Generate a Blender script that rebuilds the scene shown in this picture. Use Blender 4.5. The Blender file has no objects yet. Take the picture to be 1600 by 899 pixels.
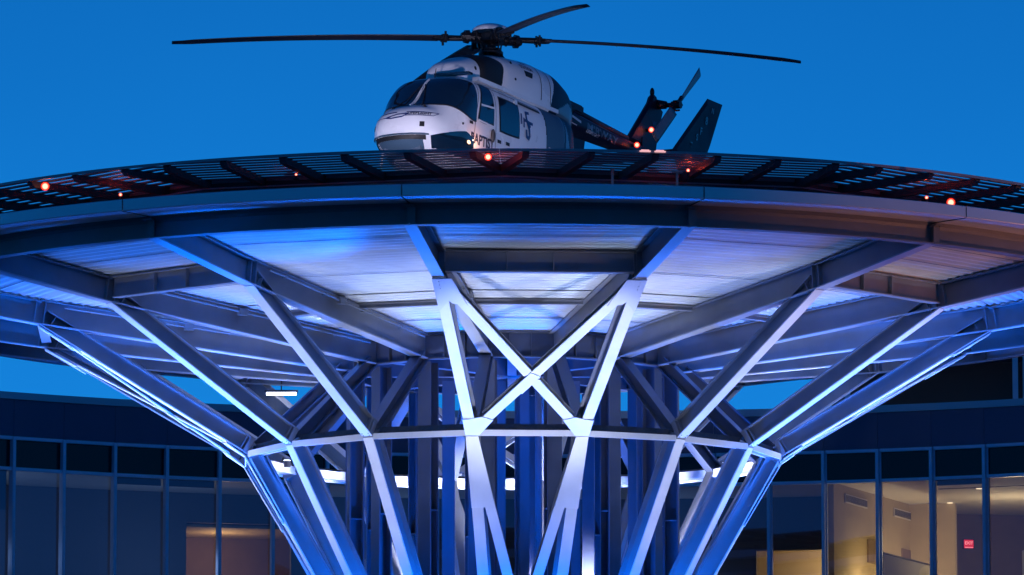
import bpy, bmesh, math, random
from mathutils import Vector, Matrix
random.seed(7)
R=math.radians; PI=math.pi
sc=bpy.context.scene
# ------------------------------------------------------------------ camera
G=1.6                                   # eye height above the ground
cam=bpy.data.objects.new('camera',bpy.data.cameras.new('camera')); sc.collection.objects.link(cam)
cam.location=(0,0,G); cam.rotation_euler=(PI/2+0.133,0,0)
cam.data.sensor_width=36; cam.data.lens=8500/1600*36
cam.data.clip_start=0.5; cam.data.clip_end=6000
sc.camera=cam
# ------------------------------------------------------------------ dusk sky
world=bpy.data.worlds.new('World'); sc.world=world; world.use_nodes=True
wn=world.node_tree; wn.nodes.clear()
wo=wn.nodes.new('ShaderNodeOutputWorld'); bg=wn.nodes.new('ShaderNodeBackground')
tc=wn.nodes.new('ShaderNodeTexCoord'); sp=wn.nodes.new('ShaderNodeSeparateXYZ')
rp=wn.nodes.new('ShaderNodeValToRGB'); nz=wn.nodes.new('ShaderNodeTexNoise'); mx=wn.nodes.new('ShaderNodeMath')
wn.links.new(tc.outputs['Generated'],sp.inputs[0])
nz.inputs['Scale'].default_value=9; nz.inputs['Detail'].default_value=3
wn.links.new(tc.outputs['Generated'],nz.inputs['Vector'])
mx.operation='MULTIPLY_ADD'; mx.inputs[1].default_value=0.035
wn.links.new(nz.outputs[0],mx.inputs[0]); wn.links.new(sp.outputs['Z'],mx.inputs[2])
wn.links.new(mx.outputs[0],rp.inputs[0])
el=rp.color_ramp.elements
el[0].position=0.0; el[0].color=(0.016,0.275,0.76,1)
el[1].position=0.10; el[1].color=(0.009,0.245,0.755,1)
for p,c in ((0.16,(0.006,0.200,0.66,1)),(0.21,(0.004,0.150,0.53,1)),(0.45,(0.002,0.06,0.27,1)),(1.0,(0.001,0.025,0.13,1))):
    e=rp.color_ramp.elements.new(p); e.color=c
wn.links.new(rp.outputs[0],bg.inputs[0])
mr=wn.nodes.new('ShaderNodeMapRange'); mr.inputs[1].default_value=-0.6; mr.inputs[2].default_value=0.35; mr.inputs[3].default_value=0.56; mr.inputs[4].default_value=1.0   # the sky opposite the afterglow is darker
wn.links.new(sp.outputs['Y'],mr.inputs[0]); wn.links.new(mr.outputs[0],bg.inputs[1])
wn.links.new(bg.outputs[0],wo.inputs[0])
sc.view_settings.view_transform='Standard'; sc.view_settings.look='None'
sc.view_settings.exposure=0; sc.view_settings.gamma=1; sc.view_settings.use_curve_mapping=False
sc.cycles.use_denoising=True
sc.cycles.max_bounces=8; sc.cycles.transparent_max_bounces=16; sc.cycles.sample_clamp_indirect=6
# ------------------------------------------------------------------ light levels (lamps of the place; the left room fill is added)
P_FLOOD=2500; P_DECK=980; C_FLOOD=(0.68,0.74,1.0)      # ground floodlights in the plaza
P_WHITE=45;  C_WHITE=(0.48,0.66,1.0)      # uplights on the ring beam
P_BLUE=4200;   C_BLUE=(0.0,0.15,1.0)       # blue uplights round the columns
P_RED=26
P_ROOM=150
# ------------------------------------------------------------------ materials
def mat(name,col,rough=0.5,metal=0.0,noise=0.0,nscale=6.0,emit=None,estr=0.0,bump=0.0,coat=0.0,spec=None):
    m=bpy.data.materials.new(name); m.use_nodes=True; nt=m.node_tree; b=nt.nodes['Principled BSDF']
    b.inputs['Base Color'].default_value=(*col,1); b.inputs['Roughness'].default_value=rough; b.inputs['Metallic'].default_value=metal
    if coat: b.inputs['Coat Weight'].default_value=coat; b.inputs['Coat Roughness'].default_value=0.08
    if spec is not None: b.inputs['Specular IOR Level'].default_value=spec
    if emit: b.inputs['Emission Color'].default_value=(*emit,1); b.inputs['Emission Strength'].default_value=estr
    if noise or bump:
        t=nt.nodes.new('ShaderNodeTexCoord'); n=nt.nodes.new('ShaderNodeTexNoise'); n.inputs['Scale'].default_value=nscale; n.inputs['Detail'].default_value=6
        nt.links.new(t.outputs['Object'],n.inputs['Vector'])
        if noise:
            r=nt.nodes.new('ShaderNodeValToRGB'); e=r.color_ramp.elements
            e[0].position=0.3; e[0].color=(*[c*(1-noise) for c in col],1); e[1].position=0.7; e[1].color=(*[min(1,c*(1+noise*0.5)) for c in col],1)
            nt.links.new(n.outputs[0],r.inputs[0]); nt.links.new(r.outputs[0],b.inputs['Base Color'])
            mr=nt.nodes.new('ShaderNodeMapRange'); mr.inputs[3].default_value=max(0.02,rough-0.1); mr.inputs[4].default_value=min(1,rough+0.12)
            nt.links.new(n.outputs[0],mr.inputs[0]); nt.links.new(mr.outputs[0],b.inputs['Roughness'])
        if bump:
            bp=nt.nodes.new('ShaderNodeBump'); bp.inputs['Strength'].default_value=bump; bp.inputs['Distance'].default_value=0.02
            nt.links.new(n.outputs[0],bp.inputs['Height']); nt.links.new(bp.outputs[0],b.inputs['Normal'])
    return m
def glassmat(name,tint,gloss=0.12,rough=0.01):
    m=bpy.data.materials.new(name); m.use_nodes=True; nt=m.node_tree; nt.nodes.clear()
    o=nt.nodes.new('ShaderNodeOutputMaterial'); t=nt.nodes.new('ShaderNodeBsdfTransparent'); g=nt.nodes.new('ShaderNodeBsdfGlossy'); x=nt.nodes.new('ShaderNodeMixShader'); f=nt.nodes.new('ShaderNodeLayerWeight'); a=nt.nodes.new('ShaderNodeMath')
    t.inputs[0].default_value=(*tint,1); g.inputs[0].default_value=(0.62,0.56,0.85,1); g.inputs['Roughness'].default_value=rough
    f.inputs[0].default_value=0.35; a.operation='MULTIPLY_ADD'; a.inputs[1].default_value=0.6; a.inputs[2].default_value=gloss
    nt.links.new(f.outputs['Fresnel'],a.inputs[0]); nt.links.new(a.outputs[0],x.inputs[0]); nt.links.new(t.outputs[0],x.inputs[1]); nt.links.new(g.outputs[0],x.inputs[2]); nt.links.new(x.outputs[0],o.inputs[0])
    return m
M=dict(
 column=mat('column_steel_shade_tone',(0.075,0.085,0.12),0.42,noise=0.15,nscale=2),  # same steel darkened so columns, braces and hub look out of the floodlight
 lit_steel=mat('steel_floodlit_tone',(0.66,0.66,0.70),0.45,noise=0.13,nscale=1.6,bump=0.06),  # floodlight on outward faces painted in; same steel as the webs
 half_lit_steel=mat('steel_half_lit_tone',(0.40,0.41,0.45),0.45,noise=0.08,nscale=2.5),  # radial bottom flanges lightened to paint in the light from below
 rim=mat('slate_rim_paint',(0.20,0.205,0.23),0.5,noise=0.12,nscale=1.5),
 steel=mat('painted_steel',(0.21,0.215,0.24),0.42,noise=0.20,nscale=1.5,bump=0.06),
 steel_dark=mat('galvanised_steel',(0.20,0.21,0.23),0.5,0.3,noise=0.15,nscale=3),
 bolt=mat('bolt_steel',(0.3,0.3,0.32),0.35,0.8),
 deck=mat('corrugated_decking',(0.52,0.53,0.54),0.33,0.25,noise=0.08,nscale=2.2),
 fascia=mat('fascia_metal',(0.74,0.78,0.84),0.36,0.3,noise=0.05,nscale=0.8),
 seam=mat('seam_sealant',(0.03,0.03,0.035),0.7),
 plank=mat('aluminium_plank',(0.30,0.33,0.36),0.45,0.2,noise=0.12,nscale=4),
 fin=mat('dark_bracket_steel',(0.09,0.085,0.095),0.5,0.1,noise=0.25,nscale=9,bump=0.3),
 curbm=mat('curb_steel',(0.05,0.05,0.06),0.5,0.2),
 trim=mat('trim_metal',(0.45,0.47,0.5),0.3,0.6),
 concrete=mat('concrete',(0.30,0.30,0.29),0.85,noise=0.2,nscale=1.2,bump=0.3),
 paving=mat('paving',(0.32,0.32,0.31),0.8,noise=0.25,nscale=0.4,bump=0.2),
 grass=mat('lawn',(0.04,0.07,0.02),0.9,noise=0.4,nscale=3),
 white=mat('white_paint',(0.80,0.81,0.83),0.28,noise=0.05,nscale=1.5,coat=0.4),
 navy=mat('navy_paint',(0.008,0.010,0.030),0.45,noise=0.1,nscale=2,spec=0.25),
 teal=mat('slate_blue_paint',(0.055,0.105,0.16),0.4,noise=0.08,nscale=2,spec=0.3),
 greypaint=mat('grey_blue_paint',(0.09,0.125,0.165),0.3,noise=0.08,nscale=2,coat=0.4),
 black=mat('black_rubber',(0.008,0.008,0.01),0.6),
 blade=mat('blade_composite',(0.018,0.020,0.035),0.42,noise=0.2,nscale=3),
 tblade=mat('tail_blade_paint',(0.30,0.31,0.34),0.4,noise=0.15,nscale=5),
 hub=mat('rotor_head_metal',(0.02,0.02,0.024),0.4,0.5,noise=0.3,nscale=12),
 hglass=mat('tinted_canopy_glass',(0.005,0.018,0.038),0.05,spec=1.0),
 seat=mat('cockpit_trim',(0.05,0.05,0.055),0.8),
 logo=mat('logo_blue',(0.012,0.035,0.16),0.35),
 letter=mat('letter_dark',(0.03,0.03,0.06),0.4),
 letterw=mat('letter_white',(0.62,0.60,0.62),0.4),
 frame=mat('window_frame_paint',(0.55,0.68,0.86),0.4,0.1,noise=0.08,nscale=2),
 parapet=mat('parapet_panel',(0.05,0.07,0.15),0.4,0.3,noise=0.12,nscale=0.9),
 coping=mat('coping_metal',(0.25,0.33,0.42),0.3,0.5),
 spandrel=mat('spandrel_glass',(0.006,0.008,0.018),0.15,spec=0.35),
 glass=glassmat('window_glass',(0.72,0.75,0.78),0.11),
 wallw=mat('interior_plaster',(0.44,0.35,0.21),0.8,noise=0.08,nscale=1.5),
 wallb=mat('interior_brown_wall',(0.22,0.15,0.11),0.7,noise=0.12,nscale=2),
 ceil=mat('ceiling_plaster',(0.62,0.58,0.50),0.85,noise=0.05,nscale=1),
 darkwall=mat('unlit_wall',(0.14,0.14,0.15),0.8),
 grille=mat('vent_grille',(0.10,0.085,0.065),0.6),
 floorm=mat('carpet',(0.12,0.10,0.08),0.95,noise=0.2,nscale=8),
 pinkglow=mat('deck_edge_lamp_glass',(0.9,0.5,0.5),0.3,emit=(1.0,0.50,0.50),estr=0.9),
 exitm=mat('exit_sign_face',(0.7,0.02,0.04),0.4,emit=(1.0,0.02,0.05),estr=0.75),
 exitl=mat('exit_sign_letters',(0.9,0.5,0.5),0.4,emit=(1.0,0.33,0.33),estr=1.2),
 lampw=mat('floodlight_lens',(0.9,0.9,1),0.3,emit=(0.8,0.85,1.0),estr=6),
 lampb=mat('blue_uplight_lens',(0.1,0.3,1),0.3,emit=(0.02,0.2,1.0),estr=6),
 lampwarm=mat('downlight_lens',(1,0.9,0.7),0.3,emit=(1.0,0.78,0.50),estr=1.6),
 fixture=mat('lamp_housing',(0.04,0.04,0.045),0.5,0.4),
)
def domemat(name):
    m=bpy.data.materials.new(name); m.use_nodes=True; nt=m.node_tree; nt.nodes.clear()
    o=nt.nodes.new('ShaderNodeOutputMaterial'); e=nt.nodes.new('ShaderNodeEmission'); l=nt.nodes.new('ShaderNodeLayerWeight'); r=nt.nodes.new('ShaderNodeValToRGB')
    l.inputs[0].default_value=0.5; q=r.color_ramp.elements; q[0].position=0.12; q[0].color=(1.0,0.62,0.42,1); q[1].position=0.62; q[1].color=(0.75,0.012,0.006,1)
    x=r.color_ramp.elements.new(0.34); x.color=(1.0,0.07,0.035,1)
    nt.links.new(l.outputs['Facing'],r.inputs[0]); nt.links.new(r.outputs[0],e.inputs[0]); e.inputs[1].default_value=1.7; nt.links.new(e.outputs[0],o.inputs[0]); return m
M['redhot']=domemat('red_frosted_dome'); M['redglow']=M['redhot']
# ------------------------------------------------------------------ helpers
def mesh_from(bm,name,m,smooth=False):
    bmesh.ops.recalc_face_normals(bm,faces=bm.faces)
    me=bpy.data.meshes.new(name); bm.to_mesh(me); bm.free()
    for x in (m if isinstance(m,(list,tuple)) else [m]): me.materials.append(x)
    if smooth:
        for p in me.polygons: p.use_smooth=True
    return me
def link(name,me,parent=None,rz=0.0,loc=(0,0,0)):
    o=bpy.data.objects.new(name,me); sc.collection.objects.link(o); o.parent=parent; o.rotation_euler=(0,0,rz); o.location=loc
    return o
def obj(name,bm,m,parent=None,smooth=False,rz=0.0,loc=(0,0,0)): return link(name,mesh_from(bm,name,m,smooth),parent,rz,loc)
def tag(o,label,cat,group=None,kind=None):
    if label: o['label']=label
    if cat: o['category']=cat
    if group: o['group']=group
    if kind: o['kind']=kind
    return o
def empty(name,loc,label,cat,group=None,rz=0.0):
    o=bpy.data.objects.new(name,None); sc.collection.objects.link(o); o.location=loc; o.rotation_euler=(0,0,rz); o.empty_display_size=0.3
    return tag(o,label,cat,group)
def box(bm,c,s,rz=0.0,mi=0):
    r=bmesh.ops.create_cube(bm,size=1.0); vs=r['verts']
    mtx=Matrix.Translation(c)@Matrix.Rotation(rz,4,'Z')@Matrix.Diagonal((s[0],s[1],s[2],1))
    bmesh.ops.transform(bm,matrix=mtx,verts=vs)
    if mi:
        for f in {f for v in vs for f in v.link_faces}: f.material_index=mi
    return vs
def frame_of(p0,p1,out):
    d=(p1-p0); L=d.length; d.normalize(); o=(out-d*out.dot(d)).normalized(); s=d.cross(o)
    return d,o,s,L
def obox(bm,p0,p1,out,w,h,co=0.0,cs=0.0,e0=0.0,e1=0.0,mi=0):
    """bar from p0 to p1: w across, h along 'out', centre offset co along out and cs sideways"""
    p0=Vector(p0);p1=Vector(p1);d,o,s,L=frame_of(p0,p1,Vector(out))
    a=p0-d*e0; b=p1+d*e1; vs=[]
    for p in (a,b):
        for i,j in ((-1,-1),(1,-1),(1,1),(-1,1)): vs.append(bm.verts.new(p+s*(i*w/2+cs)+o*(j*h/2+co)))
    fs=[(0,1,2,3),(7,6,5,4),(0,4,5,1),(1,5,6,2),(2,6,7,3),(3,7,4,0)]
    for f in fs:
        q=bm.faces.new([vs[k] for k in f]); q.material_index=mi
def ibeam(bm,p0,p1,out,w,h,tf=0.022,tw=0.016,stiff=(),top=0.0,e0=0,e1=0,fm=0):
    """I section; outer face of the outer flange passes through p0-p1, section extends against 'out'"""
    obox(bm,p0,p1,out,w,tf,co=-tf/2,e0=e0,e1=e1,mi=fm)
    obox(bm,p0,p1,out,w,tf,co=-h+tf/2,e0=e0,e1=e1)
    obox(bm,p0,p1,out,tw,h-2*tf-0.002,co=-h/2,e0=e0,e1=e1)
    p0=Vector(p0);p1=Vector(p1);d,o,s,L=frame_of(p0,p1,Vector(out))
    for t in stiff:
        c=p0+d*t*L
        for sg in (-1,1): obox(bm,c-d*0.008,c+d*0.008,out,w/2-tw/2-0.008,h-2*tf-0.004,co=-h/2,cs=sg*(w/4+tw/4-0.002))
def tube(bm,pts,rad,seg=10,cap=True):
    pts=[Vector(p) for p in pts]; rings=[]
    up=Vector((0,0,1))
    for i,p in enumerate(pts):
        d=(pts[min(i+1,len(pts)-1)]-pts[max(i-1,0)]).normalized()
        a=d.cross(up) if abs(d.dot(up))<0.95 else d.cross(Vector((1,0,0))); a.normalize(); b=d.cross(a)
        r=rad[i] if isinstance(rad,(list,tuple)) else rad
        rings.append([bm.verts.new(p+a*r*math.cos(2*PI*k/seg)+b*r*math.sin(2*PI*k/seg)) for k in range(seg)])
    for i in range(len(rings)-1):
        for k in range(seg): bm.faces.new((rings[i][k],rings[i][(k+1)%seg],rings[i+1][(k+1)%seg],rings[i+1][k]))
    if cap: bm.faces.new(rings[0][::-1]); bm.faces.new(rings[-1])
def bolt(bm,p,n,r=0.016,h=0.018):
    p=Vector(p);n=Vector(n).normalized(); tube(bm,[p,p+n*h],r,6)
def pol(r,az,z): return Vector((r*math.sin(az),-r*math.cos(az),z))   # local to the pad axis; az 0 faces the camera
def spot(name,loc,target,power,col,size_deg,blend=0.5,radius=0.15,parent=None):
    l=bpy.data.lights.new(name,'SPOT'); l.energy=power; l.color=col; l.spot_size=R(size_deg); l.spot_blend=blend; l.shadow_soft_size=radius
    o=bpy.data.objects.new(name,l); sc.collection.objects.link(o); o.parent=parent
    o.location=loc; d=Vector(target)-Vector(loc); o.rotation_euler=d.to_track_quat('-Z','Y').to_euler(); return o
def point(name,loc,power,col,radius=0.05,parent=None):
    l=bpy.data.lights.new(name,'POINT'); l.energy=power; l.color=col; l.shadow_soft_size=radius
    o=bpy.data.objects.new(name,l); sc.collection.objects.link(o); o.location=loc; o.parent=parent; return o
# ------------------------------------------------------------------ ground
bm=bmesh.new(); box(bm,(0,1500,-0.25),(6000,5000,0.5)); tag(obj('ground',bm,M['grass']),None,None,kind='structure')
bm=bmesh.new(); box(bm,(0,105,0.002),(90,110,0.012)); tag(obj('plaza_paving',bm,M['paving']),None,None,kind='structure')

# ================================================================== PAD SUPPORT TOWER
AX=Vector((0,94,0)); N=16; DAZ=R(3.09); ST=2*PI/N
def node_az(k): return (k-3.5)*ST+DAZ
R1,z1=4.707,9.534+G; R2,z2=8.342,11.66+G; R3,z3=11.045,12.08+G; Ri,zi=2.909,11.005+G
H_RAD=0.43
tower=empty('helipad_tower',AX,'white steel tree of struts and radial beams carrying the round helicopter pad','tower')
def rz_at(r):   # underside of the radial beams at radius r
    return zi+(z2-zi)*(r-Ri)/(R2-Ri) if r<R2 else z2+(z3-z2)*(r-R2)/(R3-R2)
# --- radial beam
bm=bmesh.new()
ibeam(bm,pol(Ri,0,zi),pol(R2,0,z2),(0,0,-1),0.20,H_RAD,stiff=(0.985,),fm=1)
ibeam(bm,pol(R2,0,z2),pol(R3-0.01,0,z3),(0,0,-1),0.20,H_RAD-0.02,stiff=(0.03,),fm=1)
for i in range(3):
    for s in(-1,1): bolt(bm,pol(R3-0.35+i*0.09,0,z3+0.1)+Vector((s*0.01,0,0)),(s,0,0))
radial_me=mesh_from(bm,'radial_beam',[M['steel'],M['half_lit_steel']])
# --- strut (upper, outward flange toward the outside)
pn=pol(R1,0,z1); pt=pol(R2,0,z2); dn=(pt-pn).normalized(); outn=Vector((0,-1,0)); outn=(outn-dn*outn.dot(dn)).normalized()
bm=bmesh.new(); ibeam(bm,pn+dn*0.02,pt-dn*0.03,outn,0.185,0.30,stiff=(0.03,0.96),fm=1)
strut_me=mesh_from(bm,'strut',[M['steel'],M['lit_steel']])
# --- lower strut : node down to the column
zb=z1-2.95; pb=pol(Ri+0.10,0,zb); dl=(pn-pb).normalized(); outl=(Vector((0,-1,0))-dl*Vector((0,-1,0)).dot(dl)).normalized()
bm=bmesh.new(); ibeam(bm,pb,pn-dl*0.02,outl,0.19,0.30,stiff=(0.97,),fm=1)
lower_me=mesh_from(bm,'lower_strut',[M['steel'],M['lit_steel']])
# --- brace : node up and inward to the hub
pi_=pol(Ri,0,zi-0.02); bm=bmesh.new(); db=(pi_-pn).normalized(); ob=Vector((0,1,0)); ob=(ob-db*ob.dot(db)).normalized()
q0=pn+Vector((0,0.28,0.06))
ibeam(bm,q0,pi_+Vector((0,-0.02,0)),-ob if ob.z>0 else ob,0.20,0.22)
brace_me=mesh_from(bm,'brace',M['column'])
# --- column
bm=bmesh.new(); ibeam(bm,pol(Ri+0.0,0,0),pol(Ri+0.0,0,zi-0.03),(0,-1,0),0.25,0.26,tf=0.026,stiff=(0.45,0.62,0.8))
box(bm,(0,-Ri+0.13,0.03),(0.5,0.5,0.06))
column_me=mesh_from(bm,'column',M['column'])
# --- node casting at the ring
bm=bmesh.new()
obox(bm,pn-dl*0.10-outl*0.0,pn+Vector((0,0,0.02)),outl,0.20,0.30,co=-0.15)
obox(bm,pn,pn+dn*0.10,outn,0.20,0.29,co=-0.15)
for s in(-1,1):
    for t in(0.04,0.09): 
        bolt(bm,pn+dn*t+outn*0.0+Vector((s*0.06,0,0)),outn,0.011,0.012)
node_me=mesh_from(bm,'node_block',M['steel'])
for k in range(-4,12):
    a=node_az(k)
    link('radial_beam',radial_me,tower,a); link('strut',strut_me,tower,a); link('lower_strut',lower_me,tower,a)
    link('brace',brace_me,tower,a); link('column',column_me,tower,a); link('node_block',node_me,tower,a)
# --- bay parts, built about az 0
hb=ST/2
def bay(name,bm,m,smooth=False):
    me=mesh_from(bm,name,m,smooth); return [link(name,me,tower,(k-3)*ST+DAZ) for k in range(-4,12)]
# ring beam at the strut nodes: outer flange toned as floodlit, recess shade added as a dark bar
bm=bmesh.new(); a0=pol(R1,-hb,z1);a1=pol(R1,hb,z1); d=(a1-a0).normalized(); a0=a0+d*0.10;a1=a1-d*0.10
obox(bm,a0,a1,(0,-1,0),0.10,0.022,co=-0.0,cs=0,mi=1)          # outer flange plate (vertical)
obox(bm,a0,a1,(0,-1,0),0.016,0.24,co=-0.13)                # web lying flat
obox(bm,a0+Vector((0,0,0.05)),a1+Vector((0,0,0.05)),(0,-1,0),0.14,0.022,co=-0.26,mi=1)
ring_node=bay('ring_beam',bm,[M['steel'],M['lit_steel']])
bm=bmesh.new(); obox(bm,a0+d*0.06,a1-d*0.06,(0,-1,0),0.15,0.06,co=-0.15,cs=-0.09 if d.cross(Vector((0,-1,0))).z<0 else 0.09)
bay('recess_shade_bar',bm,M['fin'])  # dark bar standing in for shade in the recess, no real tray
# hub ring at the tops of the columns
bm=bmesh.new(); a0=pol(Ri,-hb,zi);a1=pol(Ri,hb,zi); d=(a1-a0).normalized()
ibeam(bm,a0,a1,(0,0,-1),0.16,0.44,e0=-0.02,e1=-0.02,stiff=(0.33,0.66)); bay('hub_ring_beam',bm,M['column'])
# middle ring beam at the strut heads
bm=bmesh.new(); zz=z2+0.07; a0=pol(R2-0.06,-hb,zz);a1=pol(R2-0.06,hb,zz)
ibeam(bm,a0,a1,(0,0,-1),0.17,0.35,e0=-0.11,e1=-0.11,stiff=(0.34,0.57)); me_=mesh_from(bm,'middle_ring_beam',M['steel'])
for k in range(-3,12,2): link('middle_ring_beam',me_,tower,(k-3)*ST+DAZ)
# light purlin half way in
bm=bmesh.new(); zz=rz_at(5.15)+H_RAD-0.085; a0=pol(5.15,-hb,zz);a1=pol(5.15,hb,zz)
ibeam(bm,a0,a1,(0,0,-1),0.08,0.08,tf=0.010,e0=-0.10,e1=-0.10); bay('purlin',bm,M['steel'])
# rim channel: web, bottom flange, soffit cove and fascia plate as one curved run of profiles
def sweep(bm,prof,a_0,a_1,n,closed=False,mi=0):
    rows=[]
    for i in range(n+1):
        a=a_0+(a_1-a_0)*i/n; rows.append([bm.verts.new(pol(r,a,z)) for r,z in prof])
    m=len(prof)
    for i in range(n):
        for j in range(m if closed else m-1):
            f=bm.faces.new((rows[i][j],rows[i][(j+1)%m],rows[i+1][(j+1)%m],rows[i+1][j])); f.material_index=mi
    if closed: bm.faces.new(rows[0][::-1]); bm.faces.new(rows[-1])
g=0.0009
bm=bmesh.new(); t=0.02
zbot=z3; zw=z3+0.34
sweep(bm,[(R3-0.10,zbot),(R3+0.10,zbot),(R3+0.10,zbot+t),(R3+t/2,zbot+t),(R3+t/2,zw-0.10),(R3+t/2+0.02,zw-0.05),(R3+0.10,zw),(R3+0.10,zw+t),(R3-0.02,zw+t),(R3-t/2,zw-0.1),(R3-t/2,zbot+t),(R3-0.10,zbot+t)],-hb+g,hb-g,12,True)
rim=bay('rim_beam',bm,M['rim'])
bm=bmesh.new(); RF=11.88
sweep(bm,[(R3+0.10,zw-0.002),(R3+0.35,zw-0.002),(RF-0.05,zw-0.01),(RF,zw-0.01),(RF+0.012,zw+0.002),(RF+0.012,zw+0.165),(RF,zw+0.175),(RF-0.22,zw+0.175),(RF-0.22,zw+0.16),(RF-0.02,zw+0.15),(RF-0.02,zw+0.03),(R3+0.10,zw+0.035)],-hb+g,hb-g,12,True)
bay('fascia_panel',bm,M['fascia'])
# joints of rim and fascia, stub brackets under the soffit
bm=bmesh.new()
for s in (1,):
    obox(bm,pol(R3+0.06,0,zw-0.006),pol(RF+0.0,0,zw-0.014),(0,0,-1),0.022,0.008)
    obox(bm,pol(RF+0.016,0,zw),pol(RF+0.016,0,zw+0.17),(0,-1,0),0.012,0.004)
seam_me=mesh_from(bm,'fascia_joint',M['seam'])
bm=bmesh.new()
obox(bm,pol(R3+0.05,0,z3+0.02),pol(R3+0.05,0,zw-0.03),(0,-1,0),0.020,0.09,co=0)
obox(bm,pol(R3+0.10,0,z3+0.02),pol(R3+0.10,0,zw-0.04),(0,-1,0),0.13,0.018,co=0,cs=0.03)
obox(bm,pol(R3+0.02,0,zw-0.06),pol(R3+0.22,0,zw-0.05),(0,0,-1),0.16,0.016)
for s in(-1,1): bolt(bm,pol(R3+0.16,0,zw-0.06)+Vector((s*0.05,0,-0.0)),(0,0,-1),0.012,0.02)
stub_me=mesh_from(bm,'rim_bracket',M['steel_dark'])
for k in range(-4,12): link('fascia_joint',seam_me,tower,node_az(k)); link('rim_bracket',stub_me,tower,node_az(k))
# corrugated metal decking, straight ribs across each bay
def decking(r0,r1):
    bm=bmesh.new(); n=int((r1-r0)*math.cos(hb)/0.0375); prev=None
    c=math.cos(hb)
    for i in range(n+1):
        r=r0*c+(r1-r0)*c*i/n; ph=i%4; dz=(0.0,0.028,0.028,0.0)[ph]
        z=rz_at(r/c)+H_RAD+dz+0.004
        hw=r*math.tan(hb)-0.012
        row=[bm.verts.new((-hw,-r,z)),bm.verts.new((hw,-r,z))]
        if prev: bm.faces.new((prev[0],prev[1],row[1],row[0]))
        prev=row
    for q_ in (1,2) if r1<6 or r1>9 else (2,):      # sheet laps and screw lines
        r=(r0+(r1-r0)*q_/(3 if r1<6 or r1>9 else 4)+0.013)*c; z=rz_at(r/c)+H_RAD-0.003; hw=r*math.tan(hb)-0.02
        obox(bm,(-hw,-r,z),(hw,-r,z),(0,0,-1),0.012,0.004,mi=1)
    # upper skin
    rr0=r0*c;rr1=r1*c
    vs=[bm.verts.new((sx*(rr*math.tan(hb)-0.012),-rr,rz_at(rr/c)+H_RAD+0.14)) for rr in(rr0,rr1) for sx in(-1,1)]
    bm.faces.new((vs[0],vs[1],vs[3],vs[2]))
    return bm
bay('decking_panel',decking(Ri+0.05,5.72),[M['deck'],M['seam']]); bay('decking_panel',decking(5.78,8.28),[M['deck'],M['seam']])
bm=decking(8.34,10.6)
# curved filler to the rim
bay('decking_panel',bm,[M['deck'],M['seam']])
bm=bmesh.new()
c=math.cos(hb); rr=10.6*c; n=24
for lay in (0.006,0.13):
    rows=[]
    for i in range(n+1):
        a=-hb+0.002+(2*hb-0.004)*i/n; rows.append((bm.verts.new((rr*math.tan(a),-rr,rz_at(rr/c)+H_RAD+lay)),bm.verts.new(pol(R3-0.013,a,min(z3+0.335,rz_at(R3)+H_RAD-0.1)+lay))))
    for i in range(n): bm.faces.new((rows[i][0],rows[i+1][0],rows[i+1][1],rows[i][1]))
bay('decking_edge',bm,M['deck'])
# conduit beside each radial beam with a junction box and a cable drop
bm=bmesh.new(); pa=pol(Ri+0.2,0,rz_at(Ri+0.2)+0.34)+Vector((0.13,0,0)); pb_=pol(7.9,0,rz_at(7.9)+0.34)+Vector((0.13,0,0)); tube(bm,[pa,pb_],0.017,8)
for t_ in(0.15,0.4,0.65,0.9): box(bm,pa.lerp(pb_,t_)-Vector((0.03,0,0)),(0.08,0.03,0.05))
box(bm,pa.lerp(pb_,0.55),(0.09,0.16,0.11)); cond=mesh_from(bm,'conduit',M['steel_dark'])
for k in range(-4,12): link('conduit',cond,tower,node_az(k))
# X braced bays (every quarter of the ring), gusset plates on their flanges
def plate(bm,pts,o,t):
    o=Vector(o).normalized(); a=[bm.verts.new(Vector(p)+o*t) for p in pts]; b=[bm.verts.new(Vector(p)) for p in pts]
    bm.faces.new(a); bm.faces.new(b[::-1]); n=len(pts)
    for i in range(n): bm.faces.new((a[i],b[i],b[(i+1)%n],a[(i+1)%n]))
nl=pol(R1,-hb,z1);nr=pol(R1,hb,z1);tl=pol(R2,-hb,z2);tr=pol(R2,hb,z2)
bn=(nr-nl).cross(tl-nl).normalized(); 
if bn.y>0: bn=-bn
bl=pol(Ri+0.1,-hb,zb);br=pol(Ri+0.1,hb,zb)
bn2=(nr-nl).cross(bl-nl).normalized()
if bn2.y>0: bn2=-bn2
fp=lambda u,v:(nl*(1-u)+nr*u)*(1-v)+(tl*(1-u)+tr*u)*v     # upper bay plane
def lowp(u,v):                                              # v measured downwards
    L=nl.lerp(bl,v);Q=nr.lerp(br,v); return L.lerp(Q,u)
mesh_x=[]
off=bn*0.004
bm=bmesh.new(); ibeam(bm,nl.lerp(tr,0.09)+off,nl.lerp(tr,0.93)+off,bn,0.175,0.12,fm=1); X1=mesh_from(bm,'cross_brace',[M['steel'],M['lit_steel']])
bm=bmesh.new()
xc=nl.lerp(tr,0.5)
# where the two diagonals cross
def cross_t():
    w0=(nr-nl).length; w1=(tr-tl).length; return w0/(w0+w1)
ct=cross_t(); dd=(tl-nr).normalized()
ibeam(bm,nr.lerp(tl,0.09)+off*0.5,nr.lerp(tl,ct)-dd*0.10+off*0.5,bn,0.175,0.12,fm=1); ibeam(bm,nr.lerp(tl,ct)+dd*0.10+off*0.5,nr.lerp(tl,0.93)+off*0.5,bn,0.175,0.12,fm=1)
X2=mesh_from(bm,'cross_brace',[M['steel'],M['lit_steel']])
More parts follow.
